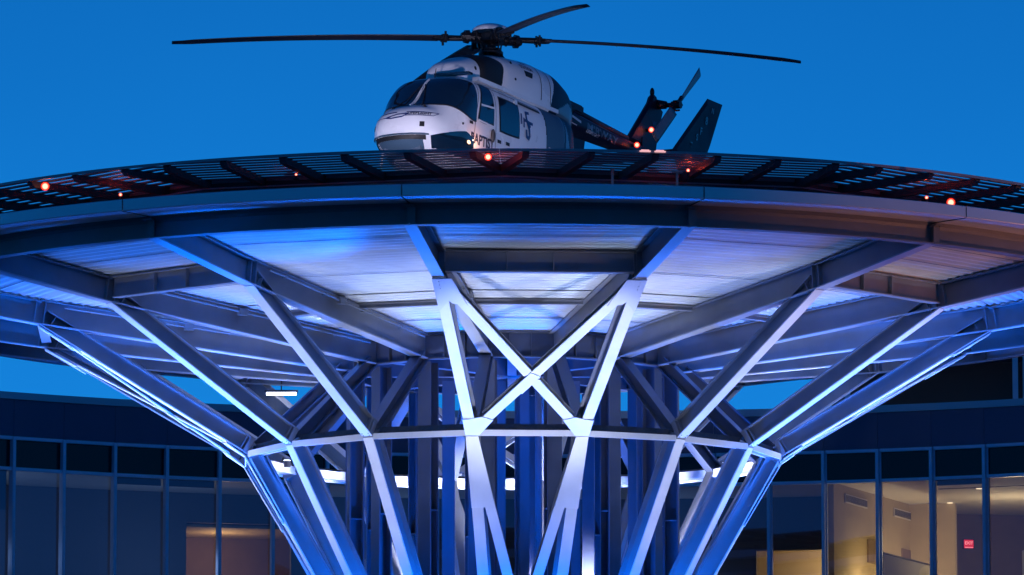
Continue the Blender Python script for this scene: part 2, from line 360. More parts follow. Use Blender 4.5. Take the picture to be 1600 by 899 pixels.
# lower crossing legs
bcr=pol(Ri+0.1,hb,z1-5.2); bcl=pol(Ri+0.1,-hb,z1-5.2)
tgt_r=Vector((nl.x+ (0.60+0.0),-Ri-0.05,z1-2.38+0.0)); 
def lower_leg(s):
    p0=Vector((s*abs(nl.x)*-1.0,nl.y,nl.z)); p1=Vector((-s*0.05,bl.y,bl.z)); 
    bm=bmesh.new(); ibeam(bm,p0.lerp(p1,0.03)+bn2*0.003,p1,bn2,0.17,0.24,fm=1); return mesh_from(bm,'cross_leg',[M['steel'],M['lit_steel']])
L1=lower_leg(1); L2=lower_leg(-1)
# gussets: lower corner pieces, upper corner pieces, split-leg plates
def gusset_lower(s):
    bm=bmesh.new(); n_=nl if s<0 else nr
    X=Vector((-s,0,0))      # inward
    up=(tl-nl).normalized() if s<0 else (tr-nr).normalized(); dg=((tr-nl) if s<0 else (tl-nr)).normalized()
    o=bn*0.008
    A=n_-X*0.105+up*0.02; pts=[n_-X*0.10+Vector((0,0,-0.03)),n_+X*0.12+Vector((0,0,-0.03)),n_+dg*0.50+X*0.07-up*0.05,n_+dg*0.40-X*0.04+up*0.12,n_+up*0.40+X*0.02,n_+up*0.38-X*0.10]
    pts=[p+o for p in pts]; plate(bm,pts,bn,0.016)
    return mesh_from(bm,'gusset_plate',M['lit_steel'])
def gusset_upper(s):
    bm=bmesh.new(); t_=tl if s<0 else tr; n_=nl if s<0 else nr; X=Vector((-s,0,0))
    dnv=(n_-t_).normalized(); dg=((nr-t_) if s<0 else (nl-t_)).normalized()
    pts=[t_-X*0.10-dnv*(-0.05),t_+X*0.22-dnv*(-0.05),t_+dg*0.85+X*0.06,t_+dg*0.80-X*0.15,t_+dnv*0.62+X*0.10,t_+dnv*0.9-X*0.095]
    pts=[p+bn*0.008 for p in pts]; plate(bm,pts,bn,0.016)
    for i in range(3):
        bolt(bm,t_+dnv*(0.12+0.09*i)+bn*0.024,bn,0.010,0.01)
    return mesh_from(bm,'gusset_plate',M['lit_steel'])
def gusset_leg(s):
    bm=bmesh.new(); n_=nl if s<0 else nr; b_=bl if s<0 else br; X=Vector((-s,0,0)); L=(b_-n_).normalized()
    p1=Vector((s*0.05,bl.y,bl.z)); D=(p1-n_).normalized()
    pts=[n_-X*0.10+Vector((0,0,-0.05)),n_+X*0.11+Vector((0,0,-0.05)),n_+D*1.38+X*0.085,n_+D*1.36-X*0.02,n_+L*1.36+X*0.06,n_+L*1.36-X*0.10]
    pts=[p+bn2*0.008 for p in pts]; plate(bm,pts,bn2,0.014)
    return mesh_from(bm,'gusset_plate',M['lit_steel'])
GX=[f(s) for f in (gusset_lower,gusset_upper,gusset_leg) for s in(-1,1)]
bm=bmesh.new(); c0=nl.lerp(tr,ct); e1=(tr-nl).normalized(); obox(bm,c0-e1*0.42+bn*0.008,c0+e1*0.12+bn*0.008,bn,0.20,0.012,co=0.006)
GC=mesh_from(bm,'splice_plate',M['lit_steel'])
for q in range(4):
    a=DAZ+q*PI/2
    for me in (X1,X2): link('cross_brace',me,tower,a)
    for me in (L1,L2): link('cross_leg',me,tower,a)
    for me in GX: link('gusset_plate',me,tower,a)
    link('splice_plate',GC,tower,a)
bm=bmesh.new(); a0=pol(Ri+0.08,-hb,zb);a1=pol(Ri+0.08,hb,zb); ibeam(bm,a0,a1,(0,-1,0),0.2,0.2,e0=-0.13,e1=-0.13); bay('base_ring_beam',bm,M['steel'])
# inner tie beams and a slim service core inside the columns
bm=bmesh.new()
for zz in (zi-0.05,):
    for i in range(4):
        a=i*PI/4; obox(bm,pol(Ri-0.1,a,zz+0.2),pol(-Ri+0.1,a,zz+0.2),(0,0,-1),0.16,0.3,co=0.001*i)
obj('tie_beam',bm,M['column'],tower)
bm=bmesh.new()
for i,(x,y) in enumerate(((0.45,-1.0),(-0.35,0.5),(0.1,1.2))):
    tube(bm,[(x,y,0),(x,y,zi)],0.055,12)
for i in range(6): obox(bm,(-1.1+0.44*i,-0.15,0),(-1.1+0.44*i,-0.15,zi-0.1),(0,-1,0),0.16 if i%2 else 0.22,0.2,co=0.003*i)
obj('service_core',bm,M['column'],tower)

# ================================================================== LANDING PLATFORM
TOP=13.22+G
plat=empty('landing_platform',AX+Vector((0,0,TOP-0.35)),'dark slatted twelve sided aluminium landing platform on top of the white steel tower','helipad')
PZ=TOP-0.35
def pl(v): return Vector(v)-Vector((0,0,PZ))
A0=R(-1.0); S12=PI/6; RO=11.25; AP=9.15
bm=bmesh.new()                                 # solid pad inside the slatted margin
pts=[pol(AP/math.cos(S12/2),A0+i*S12,0) for i in range(12)]
for zt,zb_ in((TOP,TOP-0.06),):
    a=[bm.verts.new((p.x,p.y,zt-PZ)) for p in pts]; b=[bm.verts.new((p.x,p.y,zb_-PZ)) for p in pts]
    bm.faces.new(a); bm.faces.new(b[::-1])
    for i in range(12): bm.faces.new((a[i],b[i],b[(i+1)%12],a[(i+1)%12]))
obj('pad_deck',bm,M['plank'],plat)
bm=bmesh.new()
for i in range(12):
    p0=pts[i];p1=pts[(i+1)%12]; o=(p0+p1).normalized()
    obox(bm,p0+Vector((0,0,TOP-0.115-PZ)),p1+Vector((0,0,TOP-0.115-PZ)),o,0.10,0.03,e1=-0.002,e0=-0.002)
for i in range(12):
    p0=pts[i]*0.985;p1=pts[(i+1)%12]*0.985; o=(p0+p1).normalized()
    obox(bm,p0+Vector((0,0,TOP-0.44-PZ)),p1+Vector((0,0,TOP-0.44-PZ)),o,0.34,0.03,e1=-0.002,e0=-0.002)
    for t in (0.1,0.35,0.6,0.85):
        p=p0.lerp(p1,t)*0.99; box(bm,(p.x,p.y,TOP-0.5-PZ),(0.1,0.1,0.55))
obj('edge_girder',bm,M['curbm'],plat)
bm=bmesh.new()
pts2=[p*1.008 for p in pts]
for i in range(12):
    p0=pts2[i];p1=pts2[(i+1)%12]; o=(p0+p1).normalized()
    tube(bm,[p0+Vector((0,0,TOP-0.155-PZ)),p1+Vector((0,0,TOP-0.155-PZ))],0.014,6)
obj('drip_rail',bm,M['trim'],plat)
# slats: one panel per side, planks parallel to the side, clipped by the round outer edge
pitch=0.24; 
bm=bmesh.new(); r=AP+0.012
while r<RO-0.03:
    r2=min(r+pitch-0.112,RO-0.012)
    w=[min(math.sqrt(max(0,RO*RO-x*x)),x*math.tan(S12/2)-0.004) for x in(r,r2)]
    for zz0,zz1 in((TOP-0.014-PZ,TOP-PZ),):
        v=[bm.verts.new(p) for p in((-w[0],-r,zz0),(w[0],-r,zz0),(w[1],-r2,zz0),(-w[1],-r2,zz0),(-w[0],-r,zz1),(w[0],-r,zz1),(w[1],-r2,zz1),(-w[1],-r2,zz1))]
        for f in((0,3,2,1),(4,5,6,7),(0,1,5,4),(1,2,6,5),(2,3,7,6),(3,0,4,7)): bm.faces.new([v[k] for k in f])
    r+=pitch
slat_me=mesh_from(bm,'slat_panel',M['plank'])
bm=bmesh.new(); sweep(bm,[(RO-0.012,TOP-0.03-PZ),(RO+0.012,TOP-0.03-PZ),(RO+0.012,TOP+0.012-PZ),(RO-0.012,TOP+0.012-PZ)],-S12/2+0.0003,S12/2-0.0003,16,True)
rimtrim_me=mesh_from(bm,'edge_trim',M['plank'])
fin_me={}
for j in range(6):
    x=(j-2.5)*1.0; rr=min(math.sqrt(RO*RO-x*x),99)-0.06
    bm=bmesh.new(); y0=-(AP-0.02); y1=-rr; zt=TOP-0.016-PZ; h0=0.125; h1=0.105
    prof=[(y0,zt),(y1+0.0,zt),(y1-0.02,zt-0.03),(y1+0.06,zt-h1),(y0,zt-h0)]
    for sx in (0,):
        a=[bm.verts.new((x-0.055,y,z)) for y,z in prof]; b=[bm.verts.new((x+0.055,y,z)) for y,z in prof]
        bm.faces.new(a); bm.faces.new(b[::-1]); n=len(prof)
        for i in range(n): bm.faces.new((a[i],b[i],b[(i+1)%n],a[(i+1)%n]))
    fin_me[j]=mesh_from(bm,'deck_bracket',M['fin'])
for i in range(12):
    a=A0+S12*(i+0.5)
    link('slat_panel',slat_me,plat,a); link('edge_trim',rimtrim_me,plat,a)
    for j in range(6): link('deck_bracket',fin_me[j],plat,a)
# ================================================================== RED LAMPS ON THE PAD
def red_lamp(r,az,z,label,stem=0.12,size=0.06,p=P_RED,hang=False):
    b=AX+pol(r,az,z); o=empty('obstruction_lamp',b,label,'lamp','red obstruction lamps round the pad')
    s=-1 if hang else 1
    bm=bmesh.new(); tube(bm,[(0,0,0),(0,0,s*stem)],0.018,10); box(bm,(0,0,s*0.006),(0.09,0.09,0.012)); obj('stem',bm,M['fixture'],o)
    bm=bmesh.new(); bmesh.ops.create_uvsphere(bm,u_segments=16,v_segments=10,radius=size); bmesh.ops.translate(bm,verts=bm.verts,vec=(0,0,s*(stem+size*0.8)))
    obj('lens',bm,M['redglow' if p<3 else 'redhot'],o,True)
    point('red_glow',(0,-0.0,s*(stem+size*0.8)),p,(1.0,0.06,0.02),size*1.05,o)
    return o
ZL=13.19+G
red_lamp(11.1,R(-1.9),ZL,'bright red lamp hanging under the front edge of the slatted deck, below the helicopter nose',0.02,0.058,P_RED*3,True)
red_lamp(11.05,R(-42.4),ZL+0.0,'large glowing red lamp hanging under the deck slats at the far left',0.02,0.07,P_RED,True)
red_lamp(11.80,R(35.7),12.553+G,'large glowing red lamp standing on the rim gutter at the far right',0.03,0.07,P_RED)
red_lamp(10.45,R(-36.6),12.76+G,'small red lamp half hidden between the left brackets, near the large left lamp',0.16,0.03,P_RED*0.8)
red_lamp(10.2,R(-19.4),13.0+G,'small dim red lamp under the slats left of the helicopter nose',0.06,0.022,P_RED*0.25)
red_lamp(10.25,R(15.6),12.95+G,'small red lamp on a short post under the slats below the tail fins',0.13,0.03,P_RED*0.6)
red_lamp(10.55,R(38.8),12.74+G,'small red lamp glowing behind the rim between brackets, left of the large right lamp',0.16,0.03,P_RED*1.0)
for az in(10.5,11.7):
    b=AX+pol(11.27,R(az),TOP-0.015)
    bm=bmesh.new(); box(bm,(0,0,0.010),(0.17,0.05,0.02)); box(bm,(0,0,0.026),(0.12,0.04,0.014))
    o=obj('deck_edge_light',bm,M['pinkglow'],None,rz=R(az),loc=b)
    tag(o,'flat pinkish light on the deck rim below the tail, '+('left' if az<11 else 'right')+' of the pair','light','edge lights below the tail boom')
for az,lab in((8.84,'short capped steel post under the slats, left of the other post'),(14.67,'short steel post with flat T head under the slats below the tail')):
    b=AX+pol(10.2,R(az),12.60+G); o=empty('deck_post',b,lab,'post','short posts under the slatted deck edge')
    bm=bmesh.new(); tube(bm,[(0,0,0),(0,0,0.47)],0.022,10); obj('shaft',bm,M['trim'],o)
    bm=bmesh.new()
    if az<10: tube(bm,[(0,0,0.47),(0,0,0.50)],0.034,12)
    else: box(bm,(0,0,0.48),(0.17,0.05,0.018))
    obj('cap',bm,M['trim'],o)

# ================================================================== HELICOPTER
psi=R(27); pit=R(3.5)
Fv=Vector((-math.sin(psi)*math.cos(pit),-math.cos(psi)*math.cos(pit),math.sin(pit))); Lv=Vector((math.cos(psi),-math.sin(psi),0)); Uv=Fv.cross(Lv)
heli=bpy.data.objects.new('helicopter',None); sc.collection.objects.link(heli)
mw=Matrix((( Fv.x,Lv.x,Uv.x,-0.46),(Fv.y,Lv.y,Uv.y,94.11),(Fv.z,Lv.z,Uv.z,13.58+G),(0,0,0,1)))
heli.matrix_world=mw; bpy.context.view_layer.update()
tag(heli,'white and dark blue four bladed medical helicopter parked on the slatted pad','helicopter')
def interp(tab,x):
    if x>=tab[0][0]: return tab[0][1:]
    for i in range(len(tab)-1):
        if tab[i][0]>=x>=tab[i+1][0]:
            t=(tab[i][0]-x)/(tab[i][0]-tab[i+1][0])
            a=tab[max(i-1,0)];b=tab[i];c=tab[i+1];d=tab[min(i+2,len(tab)-1)]
            out=[]
            for k in range(1,len(b)):
                # monotone-ish cubic hermite with real spacing
                h=b[0]-c[0]; s=(c[k]-b[k])/h
                s0=(b[k]-a[k])/(a[0]-b[0]) if a is not b else s
                s1=(d[k]-c[k])/(c[0]-d[0]) if d is not c else s
                m0=0 if s0*s<=0 else 2*s0*s/(s0+s); m1=0 if s*s1<=0 else 2*s*s1/(s+s1)
                out.append((2*t**3-3*t*t+1)*b[k]+(t**3-2*t*t+t)*h*m0+(-2*t**3+3*t*t)*c[k]+(t**3-t*t)*h*m1)
            return out
    return tab[-1][1:]
# x, half width, z bottom, z top, exponent
FUS=[(3.44,0.12,1.00,1.22,2.0),(3.40,0.32,0.92,1.36,2.1),(3.30,0.49,0.84,1.48,2.2),(3.12,0.62,0.76,1.585,2.3),(2.94,0.69,0.70,1.65,2.4),(2.76,0.735,0.66,1.76,2.45),(2.52,0.78,0.62,1.99,2.6),(2.34,0.81,0.58,2.17,2.9),(2.12,0.83,0.56,2.285,3.5),(1.5,0.855,0.50,2.33,4.2),(0.5,0.87,0.47,2.35,4.5),(-0.5,0.87,0.48,2.36,4.5),(-1.1,0.85,0.55,2.38,4.2),(-1.6,0.80,0.75,2.42,3.8),(-1.95,0.70,1.05,2.46,3.2),(-2.15,0.55,1.40,2.5,2.6),(-2.24,0.30,1.8,2.45,2.2)]
COW=[(0.66,0.40,1.95,2.84,2.4),(0.62,0.54,1.95,2.95,2.5),(0.45,0.62,1.95,3.05,2.6),(0.0,0.66,1.95,3.11,2.6),(-0.7,0.68,1.95,3.17,2.6),(-1.3,0.68,1.95,3.17,2.6),(-1.8,0.66,1.95,3.06,2.6),(-2.05,0.60,1.95,2.94,2.6),(-2.2,0.48,1.95,2.80,2.5),(-2.26,0.25,2.0,2.6,2.3)]
BUMP=[(1.90,0.10,2.15,2.42,2.2),(1.86,0.24,2.15,2.52,2.3),(1.76,0.33,2.15,2.63,2.4),(1.5,0.40,2.15,2.76,2.5),(1.15,0.44,2.15,2.88,2.5),(0.85,0.45,2.15,2.96,2.5),(0.45,0.44,2.15,3.02,2.5),(0.2,0.42,2.15,3.04,2.5)]
FUS=[((2.5+(r_[0]-2.5)*0.88) if r_[0]>2.5 else r_[0],r_[1]*(0.97 if r_[0]>2.5 else 1),*r_[2:]) for r_ in FUS]
def make_loft(tab,step=0.03,seg=96,colour=None):
    bm=bmesh.new(); x0=tab[0][0];x1=tab[-1][0]; n=int((x0-x1)/step)+1; rows=[];P=[]
    for i in range(n+1):
        x=x0+(x1-x0)*i/n; w,zb_,zt,e=interp(tab,x); zc=(zb_+zt)/2;h=(zt-zb_)/2; row=[]
        for k in range(seg):
            a=2*PI*k/seg; c=math.cos(a);s=math.sin(a)
            row.append(bm.verts.new((x,w*math.copysign(abs(c)**(2/e),c),zc+h*math.copysign(abs(s)**(2/e),s))))
        rows.append(row)
    for i in range(n):
        for k in range(seg):
            f=bm.faces.new((rows[i][k],rows[i][(k+1)%seg],rows[i+1][(k+1)%seg],rows[i+1][k])); f.smooth=True
            if colour:
                c=f.calc_center_median(); f.material_index=colour(c.x,c.y,c.z)
    for r in(rows[0],rows[-1]):
        f=bm.faces.new(r if r is rows[-1] else r[::-1]); 
        if colour: c=f.calc_center_median(); f.material_index=colour(c.x,c.y,c.z)
    return bm
def inside(tab,p):
    x,y,z=p
    if x>tab[0][0] or x<tab[-1][0]: return 9.0
    w,zb_,zt,e=interp(tab,x); zc=(zb_+zt)/2;h=(zt-zb_)/2
    return (abs(y)/w)**e+(abs(z-zc)/h)**e
def cast(tab,o,d,off=0.006,far=3.0):
    """from an inner point outward to the skin"""
    lo,hi=0.0,far
    for _ in range(26):
        m=(lo+hi)/2
        if inside(tab,o+d*m)<1: lo=m
        else: hi=m
    return o+d*(lo+off)
def side(tab,x,z,off=0.006,s=1): return cast(tab,Vector((x,0,z)),Vector((0,s,0)),off)
def wrap(tab,a,z,off=0.006,xo=1.75): return cast(tab,Vector((xo,0,z)),Vector((math.cos(a),math.sin(a),0)),off)
def patch(fn,nu,nv,thick=0.0):
    bm=bmesh.new(); g=[[bm.verts.new(fn(i/nu,j/nv)) for j in range(nv+1)] for i in range(nu+1)]
    for i in range(nu):
        for j in range(nv):
            f=bm.faces.new((g[i][j],g[i+1][j],g[i+1][j+1],g[i][j+1])); f.smooth=True
    return bm
def quad_fn(tab,q,off,s=1,corner=0.0):
    """q: four (x,z) corners: front-bottom, rear-bottom, rear-top, front-top; rounded by squircle blend"""
    def fn(u,v):
        a,b=2*u-1,2*v-1
        if corner:
            k=corner; a2=a*math.sqrt(1-k*b*b/2); b2=b*math.sqrt(1-k*a*a/2); a,b=a2,b2
        u2,v2=(a+1)/2,(b+1)/2
        x=(q[0][0]*(1-u2)+q[1][0]*u2)*(1-v2)+(q[3][0]*(1-u2)+q[2][0]*u2)*v2
        z=(q[0][1]*(1-u2)+q[1][1]*u2)*(1-v2)+(q[3][1]*(1-u2)+q[2][1]*u2)*v2
        return side(tab,x,z,off,s)
    return fn
def ribbon(tab,pts,w,off=0.008,s=1,n=10):
    bm=bmesh.new()
    for i in range(len(pts)-1):
        a=Vector(pts[i]);b=Vector(pts[i+1]); d=(b-a).normalized(); nn=Vector((-d.y,d.x))*w/2; prev=None
        a=a-d*w*0.3;b=b+d*w*0.3
        for k in range(n+1):
            c=a.lerp(b,k/n); r=[bm.verts.new(side(tab,*(c+nn),off,s)),bm.verts.new(side(tab,*(c-nn),off,s))]
            if prev: bm.faces.new((prev[0],prev[1],r[1],r[0]))
            prev=r
        off+=0.0006
    return bm
def ring_pts(q,grow=0.0):
    c=sum((Vector(p) for p in q),Vector((0,0)))/len(q)
    out=[Vector(p)+(Vector(p)-c).normalized()*grow for p in q]; return [tuple(p) for p in out]+[tuple(out[0])]
def text_bm(s,size,mapper,extr=False):
    cu=bpy.data.curves.new('lettering','FONT'); cu.body=s; cu.size=size; cu.align_x='CENTER'; cu.align_y='CENTER'; cu.resolution_u=3; cu.offset=size*0.03
    o=bpy.data.objects.new('lettering',cu); sc.collection.objects.link(o); dg=bpy.context.evaluated_depsgraph_get()
    me=bpy.data.meshes.new_from_object(o.evaluated_get(dg)); bm=bmesh.new(); bm.from_mesh(me)
    bpy.data.objects.remove(o); bpy.data.curves.remove(cu); bpy.data.meshes.remove(me)
    for v in bm.verts: v.co=mapper(v.co.x,v.co.y)
    return bm
# paint scheme
def fus_col(x,y,z):
    edge=-0.42-0.12*math.sin((z-0.9)*2.2)
    if x>edge: return 0
    if x>edge-0.03: return 4
    if -1.36-0.1*(z-1.5)<x<-1.30-0.1*(z-1.5): return 1
    t=(z-1.35)/0.9
    if z>1.5 and x<-1.35 and abs(x+1.72)<0.28*max(0,t)**0.8: return 1
    return 3 if x<-1.33 else 2
def cow_col(x,y,z):
    e=-1.28+0.35*(3.1-z)-0.0
    if x>e: return 0
    if z<2.62-0.5*abs(x+1.75) and x<-1.3 and x>-2.0: return 3
    return 1
fus=obj('fuselage',make_loft(FUS,0.02,176,fus_col),[M['white'],M['navy'],M['teal'],M['greypaint'],M['black']],heli)
cow=obj('engine_cowling',make_loft(COW,0.015,192,cow_col),[M['white'],M['navy'],M['teal'],M['greypaint']],heli)
obj('forward_cowling',make_loft(BUMP),M['white'],heli)
# roof strip along the cabin, intake, cowl seams
INT=[(1.32,0.30,2.2,2.80,3.0),(1.15,0.50,2.2,2.9,3.0),(0.7,0.56,2.2,2.97,3.0),(0.5,0.56,2.2,2.97,3.0)]
obj('air_intake',make_loft(INT,0.05,48),M['black'],heli)
bm=bmesh.new()
for xx in(-0.66,-1.02):
    prev=None
    for k in range(41):
        a=R(-5+190*k/40); d=Vector((0,math.cos(a),math.sin(a))); r=[cast(COW,Vector((xx+dx,0,2.5)),d,0.005,2) for dx in(-0.012,0.012)]; r=[bm.verts.new(p) for p in r]
        if prev: bm.faces.new((prev[0],prev[1],r[1],r[0]))
        prev=r
obj('cowl_seam',bm,M['black'],cow)
bm=bmesh.new()
for (x,z,w,h) in((-0.25,2.82,0.30,0.09),):
    bmq=patch(quad_fn(COW,[(x+w/2,z-h/2-0.02),(x-w/2+0.07,z-h/2-0.02),(x-w/2,z+h/2),(x+w/2,z+h/2)],0.006),6,4)
    me=mesh_from(bmq,'vent',M['black']); link('vent',me,cow)
bm.free()
for s_,xx,zz,sz in(('STATION',-0.25,2.93,0.10),('OIL 3A',-0.24,3.02,0.06)):
    t=text_bm(s_,sz,lambda u,v,xx=xx,zz=zz: side(COW,xx-u,zz+v,0.006)); obj('lettering',t,M['letter'],cow)
for x,z,r in((0.25,2.92,0.035),(0.27,2.62,0.025),(1.35,2.60,0.035)):
    tb=COW if x<0.6 else BUMP; bm=bmesh.new(); p=side(tb,x,z,0.0); tube(bm,[p,p+Vector((0,0.008,0.002))],r,16); obj('port',bm,M['black'],cow)
bm=patch(quad_fn(BUMP,[(1.05,2.36),(0.78,2.36),(0.74,2.56),(1.02,2.58)],0.006,corner=0.3),6,6); obj('side_louver',bm,M['black'],cow)
# cabin roof step under the cowling
bm=bmesh.new()
for s in(1,-1):
    obox(bm,(1.7,s*0.60,2.32),(-1.35,s*0.62,2.375),(0,0,1),0.12,0.07)
obj('roof_step',bm,M['white'],heli)
bm=bmesh.new(); obox(bm,(1.92,-0.05,2.385),(1.92,0.62,2.375),(0,0,1),0.16,0.035); obj('roof_window',bm,M['hglass'],heli)
# windscreen: two wrap-round panes with dark seal
def ws(s,grow,off):
    def fn(u,v):
        a=R(2.6-grow*10)+(R(69+4*v+grow*6)-R(2.6-grow*10))*u
        k=max(0,min(1,(math.degrees(a)-30)/38)); k=k*k*(3-2*k)
        zl=1.665-0.20*k-grow*0.5; zh=2.225-0.02*k+grow*0.25
        b=2*v-1; cu=(2*u-1)
        vv=(b*(1-0.06*max(0,cu)**6))*0.5+0.5
        return wrap(FUS,a*s,zl+(zh-zl)*vv,off)
    return fn
for s in(1,-1):
    w_=obj('windscreen',patch(ws(s,0.0,0.012),48,16),M['hglass'],heli)
    obj('seal',patch(ws(s,0.05,0.006),48,16),M['white' if False else 'black'],w_)
bm=bmesh.new(); pr=[wrap(FUS,0,z,0.02) for z in [1.64+0.6*i/12 for i in range(13)]]; tube(bm,pr,0.015,8); obj('centre_post',bm,M['white'],heli)
bm=bmesh.new()
for s in(1,-1):
    tube(bm,[wrap(FUS,R(s*12),1.60,0.03),wrap(FUS,R(s*9),1.80,0.035),wrap(FUS,R(s*3),2.10,0.035)],0.010,6)
    tube(bm,[wrap(FUS,R(s*14),1.60,0.0),wrap(FUS,R(s*14),1.60,0.05)],0.02,8)
obj('wiper',bm,M['black'],heli)
# chin windows; shading under the nose painted as a black strip
def chin(s,grow,off):
    def fn(u,v):
        a0=21-grow*30;a1=66+grow*20; k=u
        a=R(a0+(a1-a0)*u); zt=1.03+0.21*math.sin(min(1,u*1.25)*PI/2)-0.10*max(0,u-0.7)/0.3+grow*0.35; zb_=0.78-grow*0.3+0.06*(1-u)
        return wrap(FUS,a*s,zb_+(zt-zb_)*v,off)
    return fn
for s in(1,-1):
    w_=obj('chin_window',patch(chin(s,0.0,0.012),24,8),M['hglass'],heli); obj('frame',patch(chin(s,0.085,0.006),24,8),M['white'],w_)
obj('nose_shade_strip',patch(lambda u,v:wrap(FUS,R(-62+80*u),0.955+0.075*v,0.008),30,4),M['black'],heli)
obj('nose_underside',patch(lambda u,v:wrap(FUS,R(-52+68*u),0.72+0.235*v,0.006),30,6),M['teal'],heli)
obj('nose_lip',patch(lambda u,v:wrap(FUS,R(-64+84*u),1.03+0.03*v,0.02+0.014*math.sin(v*PI)),30,4),M['teal'],heli)
bm=bmesh.new(); box(bm,(3.02,0.0,0.80),(0.25,0.7,0.14)); obj('camera_pod',bm,M['greypaint'],heli)
# port and starboard doors, windows, rail, handle
for s in(1,-1):
    q=[(2.0,1.52),(1.47,1.53),(1.49,2.16),(1.79,2.20)]
    d_=obj('front_door_window',patch(quad_fn(FUS,q,0.012,s,0.25),10,12),M['hglass'],heli)
    obj('seal',patch(quad_fn(FUS,[(2.05,1.48),(1.44,1.49),(1.46,2.19),(1.80,2.23)],0.006,s,0.25),10,12),M['black'],d_)
    obj('window_bar',ribbon(FUS,[(1.90,1.80),(1.47,1.83)],0.035,0.016,s),M['white'],d_)
    obj('window_sill',ribbon(FUS,[(2.02,1.51),(1.46,1.49)],0.035,0.02,s),M['white'],d_)
    q=[(1.22,1.48),(0.53,1.50),(0.55,2.06),(1.25,2.07)]
    d_=obj('cabin_door_window',patch(quad_fn(FUS,q,0.012,s,0.12),10,12),M['hglass'],heli)
    obj('seal',patch(quad_fn(FUS,[(1.25,1.45),(0.50,1.47),(0.52,2.09),(1.28,2.10)],0.006,s,0.12),10,12),M['black'],d_)
    bm=ribbon(FUS,[(2.12,1.25),(2.08,1.6),(1.88,2.19),(1.40,2.19),(1.38,1.3),(1.42,0.8)],0.012,0.005,s); obj('front_door_seam',bm,M['seam'],heli)
    bm=ribbon(FUS,[(1.36,2.18),(-0.34,2.17)],0.012,0.005,s); obj('cabin_door_seam',bm,M['seam'],heli)
    obj('door_rail',ribbon(FUS,[(0.52,2.125),(-0.30,2.125)],0.045,0.02,s),M['hub'],heli)
    bm=bmesh.new(); p=side(FUS,0.60,2.12,0.0,s); tube(bm,[p,p+Vector((0,s*0.03,0))],0.05,14); obj('rail_bracket',bm,M['white'],heli)
    for x,z,r in((2.13,1.90,0.022),(2.45,1.36,0.02),(2.20,1.20,0.02)):
        bm=bmesh.new(); p=side(FUS,x,z,0.0,s); tube(bm,[p,p+Vector((0,s*0.012,0))],r,12); obj('latch',bm,M['black'],heli)
    for x,z in((1.26,1.28),(0.95,1.30)): obj('door_handle',ribbon(FUS,[(x+0.05,z),(x-0.05,z)],0.06,0.012,s,3),M['black'],heli)
    bm=bmesh.new(); p=side(FUS,1.52,1.33,0.03,s); bmesh.ops.create_uvsphere(bm,u_segments=12,v_segments=8,radius=0.07); bmesh.ops.scale(bm,vec=(0.8,0.5,1.7),verts=bm.verts); bmesh.ops.translate(bm,vec=p,verts=bm.verts); obj('mirror',bm,M['seat'],heli,True)
# lettering low on the front door and the emblem on the cabin door (port side, x runs forward)
obj('lettering',text_bm('BAPTIST',0.25,lambda u,v: side(FUS,1.84-u*0.86,1.16+v*1.0,0.009)),M['letter'],fus)
W=0.052
emb=[[(0.44,1.96),(0.44,1.80)],[(0.35,1.90),(0.345,1.76)],[(0.35,1.88),(0.10,1.86)],[(0.27,2.02),(0.255,1.90),(0.15,1.74),(0.135,1.63),(0.17,1.575),(0.25,1.60),(0.265,1.70)],[(0.27,2.02),(0.16,2.03)],[(0.255,1.90),(0.13,1.79)],[(0.10,1.86),(0.04,1.855)]]
bm=bmesh.new()
for i,l in enumerate(emb):
    b2=ribbon(FUS,[(x,z-0.02) for x,z in l],W*(1.25 if i==3 else 1),0.006+0.0016*i); me=bpy.data.meshes.new('t'); b2.to_mesh(me); b2.free(); bm.from_mesh(me); bpy.data.meshes.remove(me)
obj('emblem',bm,M['logo'],fus)
# nose emblem: outlined bar with an oval and small lettering
bm=bmesh.new()
def nose(a,z,off=0.007): return wrap(FUS,R(a),z,off)
for i,(pts_,w) in enumerate((([(-24,1.44),(-3,1.455)],0.025),([(4,1.455),(26,1.44),(22,1.38),(3,1.38)],0.014),([(-24,1.44),(-23,1.36),(-10,1.36)],0.014),([(-10,1.36),(-2,1.41),(6,1.42),(2,1.36),(-6,1.34),(-10,1.36)],0.026))):
    for a,b in zip(pts_[:-1],pts_[1:]):
        for k in range(6):
            t0,t1=k/6,(k+1)/6
            f=[(a[0]+(b[0]-a[0])*t,a[1]+(b[1]-a[1])*t) for t in(t0,t1)]
            if abs(a[1]-b[1])*40>abs(a[0]-b[0]): vs=[nose(f[0][0]-w*20,f[0][1]),nose(f[1][0]-w*20,f[1][1]),nose(f[1][0]+w*20,f[1][1]),nose(f[0][0]+w*20,f[0][1])]
            else: vs=[nose(f[0][0],f[0][1]-w/2),nose(f[1][0],f[1][1]-w/2),nose(f[1][0],f[1][1]+w/2),nose(f[0][0],f[0][1]+w/2)]
            vs=[v+Vector((0.0008*i,0,0)) for v in vs]
            bm.faces.new([bm.verts.new(v) for v in vs])
obj('nose_emblem',bm,M['logo'],fus)
obj('lettering',text_bm('LIFEFLIGHT',0.062,lambda u,v: nose(13+u*52,1.415+v,0.010)),M['letter'],fus)
for a in(-24,14): obj('nose_catch',patch(lambda u,v,a=a:nose(a+3*u,1.17+0.09*v),3,3),M['black'],fus)
for a,z in((-14,1.56),(14,1.575)): obj('nose_catch',patch(lambda u,v,a=a,z=z:nose(a+2*u,z+0.02*v),3,3),M['black'],fus)
obj('static_port',patch(lambda u,v:nose(57+6*u,1.40+0.05*v),3,3),M['black'],fus)
# registration flash on the rear side
obj('rear_flash',ribbon(FUS,[(-0.62,1.56),(-0.78,1.56)],0.022,0.01),M['letterw'],fus)
